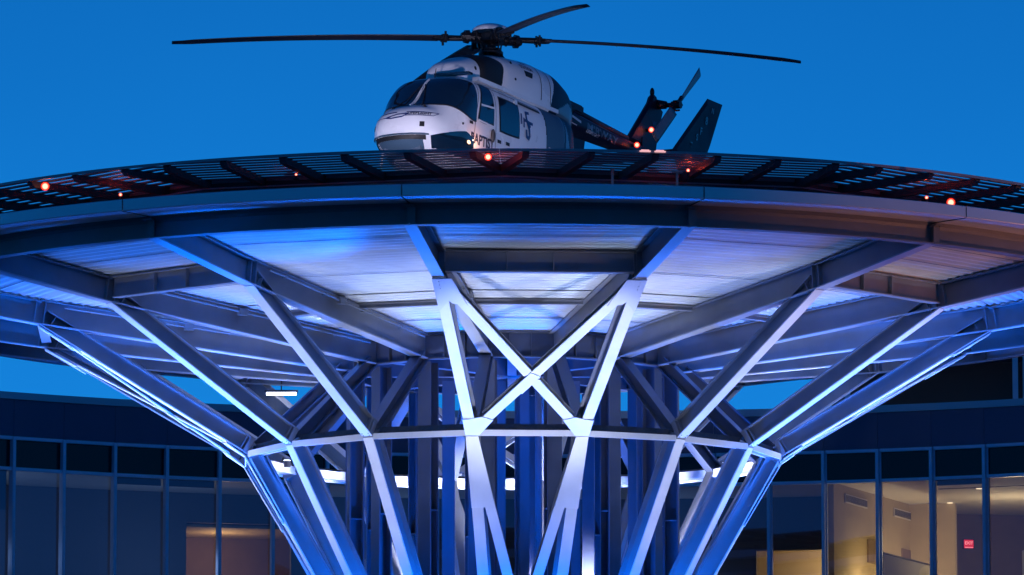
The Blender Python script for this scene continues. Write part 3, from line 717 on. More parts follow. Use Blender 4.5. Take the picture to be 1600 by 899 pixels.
# small white nav light and belly strobe lit warm
bm=bmesh.new(); bmesh.ops.create_uvsphere(bm,u_segments=12,v_segments=8,radius=0.016); p=side(FUS,2.16,1.125,0.006); bmesh.ops.translate(bm,vec=p,verts=bm.verts)
obj('navigation_light',bm,M['lampwarm'],heli,True)
point('navigation_glow',p+Vector((-0.05,0.16,-0.05)),3.5,(1.0,0.42,0.2),0.04,heli)
# skids
bm_=-0.36
for s in(1,-1):
    bm=bmesh.new(); pts_=[]
    for x in(2.75,2.55,2.3,1.5,0.5,-0.5,-1.4,-1.6):
        z=(13.22-13.58)-x*math.sin(pit)+0.045; 
        if x>2.5: z+=0.12 if x>2.6 else 0.02
        pts_.append((x,s*1.15,z))
    tube(bm,pts_,0.045,12); obj('skid',bm,M['greypaint'],heli,True)
bm=bmesh.new()
for x in(1.6,-0.9):
    zg=(13.22-13.58)-x*math.sin(pit)+0.045
    tube(bm,[(x,-1.15,zg),(x,-0.85,zg+0.45),(x,-0.5,0.52),(x,0.5,0.52),(x,0.85,zg+0.45),(x,1.15,zg)],0.04,10)
obj('cross_tube',bm,M['greypaint'],heli,True)
for s in(1,-1):
    bm=bmesh.new(); tube(bm,[(3.0,s*0.45,0.95),(2.75,s*0.62,0.62),(2.5,s*0.8,0.35)],0.022,8); obj('step_strut',bm,M['white'],heli,True)
# tail boom, exhaust, fins
BOOM=[(-1.9,0.34,2.28,2.84,2.6),(-2.6,0.27,2.36,2.80,2.6),(-3.6,0.22,2.42,2.77,2.6),(-4.6,0.18,2.46,2.75,2.6),(-5.6,0.15,2.50,2.76,2.6),(-6.2,0.12,2.54,2.78,2.6),(-6.5,0.06,2.62,2.78,2.4)]
boom=obj('tail_boom',make_loft(BOOM,0.05,48),M['navy'],heli)
bm=bmesh.new(); tube(bm,[(-2.1,0,2.87),(-5.5,0,2.80)],[0.085,0.06],12); obj('drive_cover',bm,M['navy'],boom,True)
obj('boom_stripe',ribbon(BOOM,[(-2.3,2.715),(-5.3,2.70)],0.018,0.006,1,40),M['logo'],boom)
obj('lettering',text_bm('MIRWAY',0.20,lambda u,v: side(BOOM,-4.1-u*1.75,2.575+v*0.95,0.008)),M['greypaint'],boom)
obj('lettering',text_bm('LIFEFLIGHT',0.09,lambda u,v: side(BOOM,-3.7-u*1.3,2.50+v*0.8,0.010)),M['letterw'],boom)
bm=ribbon(BOOM,[(-2.45,2.60),(-2.75,2.62),(-3.1,2.59)],0.045,0.012); obj('boom_marking',bm,M['letterw'],boom)
bm=ribbon(BOOM,[(-2.3,2.50),(-2.95,2.50)],0.018,0.012); obj('boom_marking',bm,M['letterw'],boom)
for s in(1,-1):
    bm=bmesh.new(); tube(bm,[(-1.9,s*0.28,2.66),(-2.35,s*0.30,2.68),(-2.5,s*0.32,2.69)],[0.13,0.125,0.12],16,False); tube(bm,[(-2.5,s*0.32,2.69),(-2.35,s*0.30,2.68)],[0.105,0.10],16,False); obj('exhaust_pipe',bm,M['hub'],heli,True)
bm=bmesh.new(); box(bm,(-2.72,0.1,2.84),(1.15,0.24,0.17)); bmesh.ops.bevel(bm,geom=bm.edges[:],offset=0.03,segments=2,affect='EDGES'); obj('rear_fairing',bm,M['navy'],heli)
def airfoil_plate(prof,y0,y1,tilt=0.0,thick=0.07):
    """prof: (x,z) outline; leading/trailing edges thinned"""
    bm=bmesh.new(); c=sum((Vector(p) for p in prof),Vector((0,0)))/len(prof); ym=(y0+y1)/2
    big=[Vector(p) for p in prof]; small=[c+(p-c)*0.86 for p in big]
    def V(p,y): return bm.verts.new((p.x,y+tilt*(p.y-c.y),p.y))
    o=[V(p,ym) for p in big]; a=[V(p,ym-thick/2) for p in small]; b=[V(p,ym+thick/2) for p in small]
    bm.faces.new(a); bm.faces.new(b[::-1]); n=len(prof)
    for i in range(n):
        j=(i+1)%n; bm.faces.new((o[i],a[i],a[j],o[j])); bm.faces.new((o[i],o[j],b[j],b[i]))
    return bm
fin=obj('tail_fin',airfoil_plate([(-5.45,2.74),(-6.42,3.72),(-6.50,3.86),(-6.62,3.88),(-6.76,3.70),(-6.96,3.62),(-6.74,3.10),(-6.66,2.72)],-0.06,0.06,0,0.13),M['navy'],heli)
obj('lettering',text_bm('W',0.14,lambda u,v: Vector((-6.52-u,0.072,3.28+v))),M['parapet'],fin)
bm=bmesh.new(); bmesh.ops.create_uvsphere(bm,u_segments=12,v_segments=8,radius=0.06); bmesh.ops.scale(bm,vec=(0.9,0.7,1.5),verts=bm.verts); bmesh.ops.translate(bm,vec=(-6.55,0,3.90),verts=bm.verts); obj('fin_cap',bm,M['hub'],fin,True)
obj('stabiliser',(lambda b:(obox(b,(-5.75,-1.3,2.50),(-5.75,1.3,2.50),(0,0,1),0.55,0.06),b)[1])(bmesh.new()),M['navy'],heli)
for s in(1,-1):
    e=obj('end_plate',airfoil_plate([(-4.80,2.35),(-6.02,3.56),(-6.68,3.58),(-6.36,2.75),(-5.95,1.95),(-5.35,1.85)],s*1.3-0.03,s*1.3+0.03,s*0.10,0.06),M['navy'],heli)
    if s==1:
        for st,x,z,sz in(('11',-6.23,3.36,0.13),('8',-6.02,3.13,0.20),('F',-5.84,2.90,0.19),('S',-5.70,2.76,0.17),('T',-5.50,2.58,0.14)):
            obj('lettering',text_bm(st,sz,lambda u,v,x=x,z=z: Vector((x-u,1.340+0.10*(z+v-2.673),z+v))),M['letterw' if st=='11' else 'greypaint'],e)
# tail rotor
trh=Vector((-6.71,0.42,3.66))
tr_=bmesh.new(); tube(tr_,[(-6.70,0.0,3.70),(-6.70,0.22,3.67)],[0.10,0.075],12); tube(tr_,[(-6.70,0.2,3.67),trh],0.045,10); obj('tail_gearbox',tr_,M['hub'],heli,True)
bm=bmesh.new(); tube(bm,[trh-Vector((0,0.08,0)),trh+Vector((0,0.10,0))],0.075,14); tube(bm,[trh+Vector((0.0,0.02,0)),trh+Vector((-0.20,0.02,0.19))],0.04,8); tube(bm,[trh,trh+Vector((0.20,0,-0.2))],0.04,8)
for v in((-0.12,0.08,0.02),(0.1,0.09,0.05),(0.02,0.09,-0.11)): tube(bm,[trh+Vector(v),trh+Vector(v)*1.0+Vector((0,-0.1,0))],0.02,6)
trotor=obj('tail_rotor_hub',bm,M['hub'],heli)
def blade_bm(L0,L1,c0,c1,th,twist,droop,n=24,tip=0.0):
    bm=bmesh.new(); rows=[]
    for i in range(n+1):
        t=i/n; r=L0+(L1-L0)*t; c=c0+(c1-c0)*t
        if tip and t>0.93: c*=1-(t-0.93)/0.07*tip
        tw=twist*(1-t*0.6); z=-droop*((r/L1)**2.2)
        row=[]
        for (u,h) in((-0.5,0),(-0.35,0.5),(-0.1,0.55),(0.25,0.3),(0.5,0.0),(0.25,-0.2),(-0.1,-0.4),(-0.35,-0.4)):
            x=u*c;hh=h*th; row.append(bm.verts.new((r,x*math.cos(tw)-hh*math.sin(tw),z+x*math.sin(tw)+hh*math.cos(tw))))
        rows.append(row)
    for i in range(n):
        for k in range(8):
            f=bm.faces.new((rows[i][k],rows[i][(k+1)%8],rows[i+1][(k+1)%8],rows[i+1][k])); f.smooth=True
    bm.faces.new(rows[0][::-1]); bm.faces.new(rows[-1]); return bm
tb=mesh_from(blade_bm(0.22,1.26,0.20,0.22,0.028,R(28),0.0,10),'tail_blade',M['tblade'])
for sgn in(0,PI):
    o=link('tail_blade',tb,trotor); 
    d=Vector((-0.75,0,0.66)).normalized()
    if sgn: d=-d
    yax=Vector((0,1,0)).cross(d).normalized(); zax=d.cross(yax)
    o.matrix_local=Matrix(((d.x,yax.x,zax.x,trh.x),(d.y,yax.y,zax.y,trh.y+0.03),(d.z,yax.z,zax.z,trh.z),(0,0,0,1)))
# lit red beacons on the tail
for p in((-6.22,0.12,3.10),(-5.42,0.22,2.64)):
    bm=bmesh.new(); tube(bm,[(0,-0.06,0),(0,0.02,0)],0.03,10); o=obj('beacon_base',bm,M['hub'],heli); o.location=p
    bm=bmesh.new(); bmesh.ops.create_uvsphere(bm,u_segments=14,v_segments=10,radius=0.055); bmesh.ops.translate(bm,vec=(0.02,0.05,0),verts=bm.verts); obj('beacon_lens',bm,M['redhot'],o,True)
    point('beacon_glow',(0.02,0.05,0),9,(1.0,0.07,0.02),0.058,o)
bm=bmesh.new(); box(bm,(-6.30,0.0,2.78),(0.62,0.16,0.36)); bmesh.ops.bevel(bm,geom=bm.edges[:],offset=0.03,segments=2,affect='EDGES'); obj('tail_bumper_box',bm,M['navy'],heli)
# main rotor
HZ=3.45
bm=bmesh.new(); tube(bm,[(0,0,3.02),(0,0,3.10),(0,0,3.12)],[0.30,0.27,0.20],20); tube(bm,[(0,0,3.08),(0,0,3.5)],0.085,16); tube(bm,[(0,0,3.17),(0,0,3.215)],0.22,20); tube(bm,[(0,0,3.235),(0,0,3.27)],0.19,20)
for k in range(4):
    a=PI/4+k*PI/2+0.35; c,s=math.cos(a),math.sin(a)
    tube(bm,[(0.2*c,0.2*s,3.20),(0.23*c,0.23*s,3.42)],0.016,8); tube(bm,[(0.13*c,0.13*s,3.05),(0.17*c,0.17*s,3.2)],0.02,8)
    tube(bm,[(0.22*c,0.22*s,3.40),(0.22*c,0.22*s,3.45)],0.034,8)
for a in(0.2,2.1,4.1): tube(bm,[(0.27*math.cos(a),0.27*math.sin(a),3.05),(0.16*math.cos(a),0.16*math.sin(a),3.2)],0.025,8)
mast=obj('rotor_mast',bm,M['hub'],heli)
bm=bmesh.new(); tube(bm,[(0,0,HZ-0.10),(0,0,HZ-0.06),(0,0,HZ+0.07),(0,0,HZ+0.10)],[0.16,0.24,0.24,0.17],20)
for k in range(4):
    a=PI/4+k*PI/2; c,s=math.cos(a),math.sin(a)
    tube(bm,[(0.15*c,0.15*s,HZ),(0.45*c,0.45*s,HZ)],[0.10,0.08],12); tube(bm,[(0.42*c,0.42*s,HZ),(0.50*c,0.50*s,HZ)],[0.125,0.115],12)
    tube(bm,[(0.50*c,0.50*s,HZ),(0.56*c,0.56*s,HZ)],[0.09,0.06],12)
    for e in(-0.09,0.09): tube(bm,[(0.30*c-e*s,0.30*s+e*c,HZ-0.08),(0.30*c-e*s,0.30*s+e*c,HZ+0.10)],0.022,8)
hub=obj('rotor_hub',bm,M['hub'],heli)
bm=bmesh.new(); prof=[(0.35,0.11),(0.34,0.16),(0.28,0.21),(0.19,0.245),(0.07,0.265),(0.001,0.267)]
rows=[[bm.verts.new((r*math.cos(2*PI*k/28),r*math.sin(2*PI*k/28),HZ+z)) for k in range(28)] for r,z in prof]
for i in range(len(rows)-1):
    for k in range(28): bm.faces.new((rows[i][k],rows[i][(k+1)%28],rows[i+1][(k+1)%28],rows[i+1][k])).smooth=True
obj('hub_cap',bm,M['white'],hub,True)
bl_me=mesh_from(blade_bm(0.95,5.75,0.36,0.32,0.058,R(7),0.24,40,0.75),'rotor_blade',M['blade'])
bm=bmesh.new(); tube(bm,[(0.50,0,0),(0.85,0,-0.004),(1.0,0,-0.008)],[0.05,0.055,0.05],10); box(bm,(0.86,0,-0.005),(0.10,0.17,0.12)); box(bm,(1.0,0.0,-0.008),(0.16,0.22,0.055)); tube(bm,[(0.86,0.1,-0.1),(0.86,0.1,0.1)],0.022,8); tube(bm,[(0.86,-0.1,-0.12),(0.86,-0.1,0.08)],0.022,8)
root_me=mesh_from(bm,'blade_root',M['hub'])
for k in range(4):
    a=R(16.3)+k*PI/2; dz=[-0.19,0.11,0.19,-0.11][k]/5.7     # world azimuth right of the camera direction, rotor disc tilt
    d=Vector((math.sin(a),-math.cos(a),dz)).normalized(); yv=Vector((0,0,1)).cross(d).normalized(); zv=d.cross(yv)
    hubw=heli.matrix_world@Vector((0,0,HZ)); mwk=Matrix(((d.x,yv.x,zv.x,hubw.x),(d.y,yv.y,zv.y,hubw.y),(d.z,yv.z,zv.z,hubw.z),(0,0,0,1)))
    o=link('rotor_blade',bl_me,heli); o.matrix_local=heli.matrix_world.inverted()@mwk; link('blade_root',root_me,o)
for x,y,z0,h in((2.15,0.05,2.29,0.16),(-3.3,0.0,2.8,0.12)):
    bm=bmesh.new(); tube(bm,[(x,y,z0),(x-0.03,y,z0+h)],[0.014,0.007],6); obj('antenna',bm,M['black'],heli)

# ================================================================== OFFICE BUILDING
BC=Vector((1.249,105.07,0)); RB=21.654; SB=1.3/RB; PH=-0.323
bld=empty('office_building',BC,'curved glass office building behind the tower with dark left rooms and warm lit right rooms','building')
def bp(r,a,z): return Vector((r*math.sin(a),r*math.cos(a),z))
ca=math.cos(SB/2); hw=RB*math.sin(SB/2); yb=RB*ca
zT=13.0+G; zH=12.27+G; zF=9.2+G
# one facade unit in local coordinates (centred on its chord)
bm=bmesh.new()
box(bm,(-hw,yb-0.02,zT/2),(0.075,0.20,zT)); box(bm,(-hw+0.052,yb+0.05,zT/2),(0.03,0.08,zT-0.1))
levels=[(zT-0.03,0.075),(zH,0.075),(zF,0.075),(zF-0.75,0.075),(5.6+G,0.075),(4.85+G,0.075),(1.7+G,0.075),(0.95+G,0.075),(0.06,0.12)]
for z,h in levels: box(bm,(0.018,yb-0.005,z),(2*hw-0.085,0.15,h))
unit_me=mesh_from(bm,'window',M['frame'])
def pane(z0,z1,y):
    bm=bmesh.new(); v=[bm.verts.new(p) for p in((-hw+0.04,y,z0),(hw-0.04,y,z0),(hw-0.04,y,z1),(-hw+0.04,y,z1))]; bm.faces.new(v); return bm
pv=mesh_from(pane(zF+0.03,zH-0.03,yb+0.03),'pane',M['glass'])
psx=mesh_from(pane(zH+0.03,zT-0.05,yb+0.03),'spandrel_pane',M['spandrel'])
bm=bmesh.new()
for a_,b_ in((zF-0.72,zF-0.03),(4.88+G,5.57+G),(0.98+G,1.67+G)):
    v=[bm.verts.new(p) for p in((-hw+0.04,yb+0.03,a_),(hw-0.04,yb+0.03,a_),(hw-0.04,yb+0.03,b_),(-hw+0.04,yb+0.03,b_))]; bm.faces.new(v)
pl1=mesh_from(bm,'lower_spandrel',M['spandrel'])
bm=bmesh.new()
for a_,b_ in((5.63+G,zF-0.78),(1.73+G,4.82+G),(0.1,0.92+G)):
    v=[bm.verts.new(p) for p in((-hw+0.04,yb+0.03,a_),(hw-0.04,yb+0.03,a_),(hw-0.04,yb+0.03,b_),(-hw+0.04,yb+0.03,b_))]; bm.faces.new(v)
pl2=mesh_from(bm,'lower_pane',M['glass'])
bm=bmesh.new(); box(bm,(0,yb+0.0,(13.0+13.85)/2+G),(2*hw-0.012,0.12,0.85)); par_me=mesh_from(bm,'parapet_panel',M['parapet'])
bm=bmesh.new(); box(bm,(0,yb-0.02,13.865+G),(2*hw+0.004,0.20,0.028)); cop_me=mesh_from(bm,'coping',M['coping'])
bm=bmesh.new(); box(bm,(0,yb+0.33,13.95+G),(2*hw+0.03,0.12,0.22)); up_me=mesh_from(bm,'roof_upstand',M['coping'])
I0,I1=-20,20
for i in range(I0,I1):
    a=-(i+0.5+PH)*SB
    w_=link('window',unit_me,bld,a)
    for nm,me in(('pane',pv),('spandrel_pane',psx),('lower_spandrel',pl1),('lower_pane',pl2)): link(nm,me,w_)
    link('parapet_panel',par_me,bld,a); link('coping',cop_me,bld,a); link('roof_upstand',up_me,bld,a)
aL=(I0+PH)*SB; aR=(I1+PH)*SB
def slab(bm,r0,r1,z0,z1,a0=aL,a1=aR,n=40):
    rows=[]
    for i in range(n+1):
        a=a0+(a1-a0)*i/n; rows.append([bm.verts.new(bp(r,a,z)) for r,z in((r0,z0),(r1,z0),(r1,z1),(r0,z1))])
    for i in range(n):
        for j in range(4): bm.faces.new((rows[i][j],rows[i][(j+1)%4],rows[i+1][(j+1)%4],rows[i+1][j]))
    bm.faces.new(rows[0]); bm.faces.new(rows[-1][::-1])
RI=RB+0.10; RO2=RB+12
bm=bmesh.new(); slab(bm,RB+0.08,RO2,13.0+G,13.6+G); obj('roof_slab',bm,M['concrete'],bld)
bm=bmesh.new(); slab(bm,RI,RO2-0.3,12.30+G,12.36+G); obj('ceiling',bm,M['ceil'],bld)
bm=bmesh.new()
for z in(zF-0.5,5.1+G,1.2+G): slab(bm,RI,RO2-0.3,z,z+0.45)
obj('floor_slab',bm,M['floorm'],bld)
bm=bmesh.new(); slab(bm,RO2-0.28,RO2,0,13.0+G)
for s,a in((1,aL),(-1,aR)):
    p0=bp(RI,a,0);p1=bp(RO2,a,0); obox(bm,Vector((p0.x,p0.y,6.5+G/2)),Vector((p1.x,p1.y,6.5+G/2)),(0,0,1),0.2,13+G)
obj('rear_wall',bm,M['concrete'],bld)
def wall(name,p0,p1,z0,z1,m,t=0.14):
    bm=bmesh.new(); q0=Vector((p0[0]-BC.x,p0[1]-BC.y,(z0+z1)/2)); q1=Vector((p1[0]-BC.x,p1[1]-BC.y,(z0+z1)/2)); obox(bm,q0,q1,(0,0,1),t,z1-z0); return obj(name,bm,m,bld)
zC=12.295+G; zf=zF-0.05
# lit room on the right
wA=(7.42,126.15); wB=(10.5,134.0); wC=(14.6,135.2); wD=(17.6,131.4)
wv=wall('interior_wall',wA,wB,zf,zC,M['wallw'])
wall('interior_wall',(10.57,134.1),wC,zf,zC,M['wallb']); wall('interior_wall',wC,wD,zf,zC,M['wallb'])
# vents on the angled wall
def on_wall(p0,p1,t,z,off):
    a=Vector((p0[0],p0[1],0));b=Vector((p1[0],p1[1],0)); d=(b-a).normalized(); n=Vector((d.y,-d.x,0)); p=a.lerp(b,t)+n*off; return Vector((p.x-BC.x,p.y-BC.y,z)),d,n
for t0,t1,z in((0.10,0.29,12.0+G),(0.55,0.90,12.0+G)):
    p,d,n=on_wall(wA,wB,t0,z,0.09); q,_,_=on_wall(wA,wB,t1,z,0.09)
    bm=bmesh.new(); obox(bm,p-d*0.03,q+d*0.03,(0,0,1),0.03,0.21); g_=obj('wall_vent',bm,M['ceil'],bld)
    bm=bmesh.new()
    for k in range(7): obox(bm,p+n*0.018+Vector((0,0,-0.066+0.022*k)),q+n*0.018+Vector((0,0,-0.066+0.022*k)),(0,0,1),0.012,0.016)
    obj('grille',bm,M['grille'],g_)
# half-height wall with dark cap and end post
p,d,n=on_wall(wA,wB,0.10,0,0.95)
q=p+d*4.2
bm=bmesh.new(); obox(bm,Vector((p.x,p.y,zf+0.77)),Vector((q.x,q.y,zf+0.77)),(0,0,1),0.10,1.50); hwm=obj('half_wall',bm,M['ceil'],bld)
bm=bmesh.new(); obox(bm,Vector((p.x,p.y,zf+1.54)),Vector((q.x,q.y,zf+1.54)),(0,0,1),0.14,0.035); obox(bm,Vector((p.x,p.y,zf)),Vector((p.x,p.y,zf+1.58)),(0,-1,0),0.10,0.12); obj('cap_rail',bm,M['grille'],hwm)
# exit sign on the brown wall
pe,d,n=on_wall((10.57,134.1),wC,0.17,11.55+G,0.13)
ex=bpy.data.objects.new('exit_sign',None); sc.collection.objects.link(ex); ex.location=pe+BC
tag(ex,'glowing red exit sign on the brown interior wall, behind the third lit window','sign')
rz_=math.atan2(d.y,d.x); ex.rotation_euler=(0,0,rz_)
bm=bmesh.new(); box(bm,(0,0.02,0),(0.28,0.06,0.24)); obj('sign_box',bm,M['fixture'],ex)
bm=bmesh.new(); box(bm,(0,-0.015,0),(0.25,0.008,0.21)); obj('sign_face',bm,M['exitm'],ex)
obj('lettering',text_bm('EXIT',0.105,lambda u,v: Vector((u,-0.022,v+0.02))),M['exitl'],ex)
bm=bmesh.new(); box(bm,(0,-0.022,-0.085),(0.21,0.004,0.02)); obj('sign_bar',bm,M['exitl'],ex)
# partition following the facade with two lit openings, dark elsewhere
RP=RB+3.6
def arcwall(name,a0,a1,z0,z1,m,n=10,r=RP,t=0.14):
    bm=bmesh.new(); slab(bm,r,r+t,z0,z1,a0,a1,n); return obj(name,bm,m,bld)
def az_px(u): # facade partition azimuths, solved once for the two openings
    return u
oL0,oL1,oR0,oR1=(-6.05*SB,-4.35*SB,3.05*SB,4.95*SB)
aw=wA
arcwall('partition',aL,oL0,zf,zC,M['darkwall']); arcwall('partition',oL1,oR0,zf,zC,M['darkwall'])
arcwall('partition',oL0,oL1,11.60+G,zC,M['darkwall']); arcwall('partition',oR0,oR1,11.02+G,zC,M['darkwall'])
arcwall('inner_room_wall',oL0-0.08,oL1+0.08,zf,zC,M['wallb'],r=RP+3.2); arcwall('inner_room_wall',oR0-0.08,oR1+0.05,zf,zC,M['wallw'],r=RP+2.6)
bm=bmesh.new(); slab(bm,RP+0.3,RP+3.2,11.52+G,11.58+G,oL0-0.05,oL1+0.05,6); obj('dropped_ceiling',bm,M['wallw'],bld)
for a,r0,r1 in((oL0-0.08,RP+0.15,RP+3.2),(oL1+0.08,RP+0.15,RP+3.2),(oR0-0.08,RP+0.15,RP+2.6)):
    p=bp(r0,a,(zf+zC)/2);q=bp(r1,a,(zf+zC)/2); bm=bmesh.new(); obox(bm,p,q,(0,0,1),0.12,zC-zf); obj('inner_room_wall',bm,M['wallb'],bld)
def room_light(p,power,col=(1.0,0.74,0.42),rad=0.15):
    l=point('room_light',p,power,col,rad,bld); l.location=Vector(p)-BC; return l
room_light((12.0,129.6,11.2+G),P_ROOM*0.5,rad=0.3); room_light((8.75,127.6,9.9+G),P_ROOM*0.30,rad=0.05); room_light((9.55,129.9,9.7+G),P_ROOM*0.55,rad=0.06); room_light((12.6,130.4,9.8+G),P_ROOM*0.30,rad=0.2)
for x_,y_,p_ in((-8.0,126.6,0.16),(-3.0,129.6,0.15),(3.6,129.6,0.12),(-12.5,124.0,0.24)): room_light((x_,y_,10.4+G),P_ROOM*p_,(0.32,0.52,1.0),0.3)  # dim blue fill added to brighten the left rooms, no lamp there
pL=BC+bp(RP+1.6,(oL0+oL1)/2,10.9+G); room_light(pL,P_ROOM*0.28,(1.0,0.62,0.32))
pR=BC+bp(RP+1.5,(oR0+oR1)/2,10.6+G); room_light(pR,P_ROOM*0.5,(1.0,0.70,0.42))
for x,y in((12.3,129.2),(11.0,127.6),(13.4,131.6),(10.6,131.2)):
    bm=bmesh.new(); tube(bm,[(x-BC.x,y-BC.y,12.285+G),(x-BC.x,y-BC.y,12.297+G)],0.07,14); obj('downlight',bm,M['lampwarm'],bld)
# interior details: door with frame, ceiling track slot, cabinet shelf, pictures
p,d,n=on_wall((10.57,134.1),wC,0.52,zf+1.1,0.09); q,_,_=on_wall((10.57,134.1),wC,0.74,zf+1.1,0.09)
bm=bmesh.new(); obox(bm,p,q,(0,0,1),0.05,2.2); dr=obj('interior_door',bm,M['grille'],bld)
bm=bmesh.new()
for a_,b_ in((p+Vector((0,0,-1.1)),p+Vector((0,0,1.17))),(q+Vector((0,0,-1.1)),q+Vector((0,0,1.17)))): obox(bm,a_,b_,(0,-1,0),0.08,0.08)
obox(bm,p+Vector((0,0,1.15)),q+Vector((0,0,1.15)),(0,0,1),0.08,0.08); obj('door_frame',bm,M['ceil'],dr)
bm=bmesh.new(); slab(bm,RB+0.55,RB+0.63,12.285+G,12.298+G,(4.9+PH)*SB,(9.6+PH)*SB,20); slab(bm,RB+2.6,RB+2.66,12.285+G,12.298+G,(6.5+PH)*SB,(10.6+PH)*SB,20); obj('ceiling_slot',bm,M['black'],bld)
for t_ in(0.30,0.62):
    p,d,n=on_wall(wA,wB,t_,10.9+G,0.085); q,_,_=on_wall(wA,wB,t_+0.12,10.9+G,0.085)
    bm=bmesh.new(); obox(bm,p,q,(0,0,1),0.03,0.55); obj('picture',bm,M['wallb'],bld)
# roller blinds part way down behind some panes
for i_,h_ in((-8,0.16),(-7,0.16),(-5,0.42),(7,0.12),(-11,0.9),(-12,0.9),(10,0.5)):
    a=-(i_+0.5+PH)*SB; bm=bmesh.new(); box(bm,(0,yb+0.14,zH-0.03-h_/2),(2*hw-0.12,0.01,h_)); link('roller_blind',mesh_from(bm,'roller_blind',M['grille']),bld,a)
# rooftop plant enclosure, right
ph_=empty('rooftop_enclosure',(14.5,134,13.6+G),'dark open rooftop plant enclosure on the building roof at the right','enclosure')
bm=bmesh.new(); box(bm,(0.6,2.0,1.35),(14.0,0.12,2.7)); box(bm,(7.6,0,1.35),(0.12,4.0,2.7)); box(bm,(-6.4,0.6,1.35),(0.12,2.8,2.7)); obj('back_wall',bm,M['darkwall'],ph_)
bm=bmesh.new(); box(bm,(0.6,0,2.80),(14.4,4.5,0.18)); obj('roof',bm,M['parapet'],ph_)
for x in(-6.3,-2.2,-1.95,2.2,6.4):
    bm=bmesh.new(); box(bm,(x,-1.9,1.35),(0.13,0.13,2.7)); obj('post',bm,M['frame'],ph_)
bm=bmesh.new(); obox(bm,(-6.3,-1.85,0.5),(-2.2,-1.85,1.15),(0,0,1),0.08,0.16); obox(bm,(-2.0,-1.85,1.2),(2.2,-1.85,1.5),(0,0,1),0.08,0.16); obj('cross_rail',bm,M['parapet'],ph_)
bm=bmesh.new(); box(bm,(-5.1,-1.4,0.47),(0.3,0.05,0.04)); box(bm,(-4.55,-1.4,0.50),(0.6,0.05,0.04)); obj('strip_light',bm,M['lampw'],ph_)

# linear lights hung under the far side of the deck
for px_,py_,pz_,L_,lab in((-4.25,99.6,11.35,0.55,'white strip light under the far deck, seen left of the columns'),(3.65,100.5,11.90,0.4,'white strip light under the far deck, seen right of the columns')):
    o=empty('strip_light',(px_,py_,pz_+G),lab,'strip light','strip lights under the far side of the deck')
    bm=bmesh.new(); box(bm,(0,0,0),(L_,0.06,0.05)); obj('diffuser',bm,M['lampw'],o)
    bm=bmesh.new(); box(bm,(0,0,0.045),(L_+0.06,0.12,0.04)); tube(bm,[(0,0,0.06),(0,0,1.0)],0.012,6); obj('housing',bm,M['fixture'],o)
# ================================================================== LAMPS
def flood(az,r,tilt_t,power,col,lens,label,group,z=0.0,size=70,name='floodlight'):
    b=AX+pol(r,az,z); o=empty(name,b,label,'floodlight',group)
    t=Vector(tilt_t)-b; d=t.normalized()
    bm=bmesh.new(); box(bm,(0,0,0.02),(0.3,0.3,0.04)); box(bm,(0,0,0.18),(0.06,0.06,0.32)); obj('stand',bm,M['fixture'],o)
    c=Vector((0,0,0.42)); bm=bmesh.new(); tube(bm,[c-d*0.16,c+d*0.08],[0.12,0.17],16); obj('housing',bm,M['fixture'],o)
    bm=bmesh.new(); tube(bm,[c+d*0.085,c+d*0.10],0.15,16); obj('lens',bm,M[lens],o)
    spot('flood_beam',c+d*0.14,c+d*5,power,col,size,0.6,0.12,o); return o
for k in range(-4,12):
    az=node_az(k); tgt=AX+pol(5.7,az,9.6+G)
    nth=['first','second','third','fourth','fifth','sixth','seventh','eighth'][(3-k) if k<4 else (k-4)]
    flood(az,13.0,tgt,P_FLOOD*(0.45 if k in(3,4) else 1.0),C_FLOOD,'lampw','narrow white ground floodlight aimed up at the '+nth+' strut '+('left' if k<4 else 'right')+' of the front bay','ground floodlights under the struts',size=36)
for q in range(4):
    az=DAZ+q*PI/2; tgt=AX+pol(6.2,az,9.9+G)
    flood(az,15.0,tgt,P_FLOOD*3.5,C_FLOOD,'lampw','larger white ground floodlight on the plaza '+['before the front','right of the','behind the','left of the'][q]+' cross braced bay','large floodlights before the cross braced bays',size=22)
for i in range(8):
    az=DAZ+PI/8+i*PI/4; tgt=AX+pol(3.4,az,11+G)
    flood(az,2.2,tgt,P_BLUE*[0.25,0.5,0.5,0.35,0.3,0.35,0.6,0.6][i],C_BLUE,'lampb','blue uplight beside a column foot, '+['front','front right','right rear','rear right','rear','rear left','left','front left'][i]+' of the ring','blue uplights round the columns',z=4.6+G,size=100,name='uplight')
for k in range(-4,12):
    az=(k-3)*ST+DAZ; tgt=AX+pol(6.9,az,13.5)
    b_=k-3; nth='in front of' if b_==0 else 'behind' if b_==8 or b_==-8 else None
    lab='wide white floodlight on the plaza below the front bay' if b_==0 else 'wide white floodlight on the plaza below the '+['','first','second','third','fourth','fifth','sixth','seventh','eighth'][abs(b_)]+' bay '+('right' if b_>0 else 'left')+' of the front'
    flood(az,6.6,tgt,P_DECK*(0.15 if b_==0 else 1.0 if abs(b_)<5 else 0.5),C_WHITE,'lampw',lab,'wide floodlights below the bays',size=31)
for i,(az,ta,tr) in enumerate(((-22,-25,9.6),(-12,-8,9.8),(24,23,9.2),(-45,-42,9.6))):
    flood(R(az),8.6,AX+pol(tr,R(ta),13.6),P_BLUE*[6.0,0.35,1.3,2.4][i],C_BLUE,'lampb','narrow blue floodlight on the plaza '+['left of the front bay','under the front bay','right of the front bay','far left of the front bay'][i],'narrow blue floodlights on the plaza',size=[17,12,15,16][i])
for i,a_ in enumerate((-150,-120,180,150,120)):
    az=R(a_); flood(az,2.0,AX+pol(4.7,az,z1),4500,C_FLOOD,'lampw','white floodlight among the columns aimed at the '+['left','far left','middle','right','far right'][i]+' part of the rear ring','floodlights among the columns',z=6.0+G,size=42)
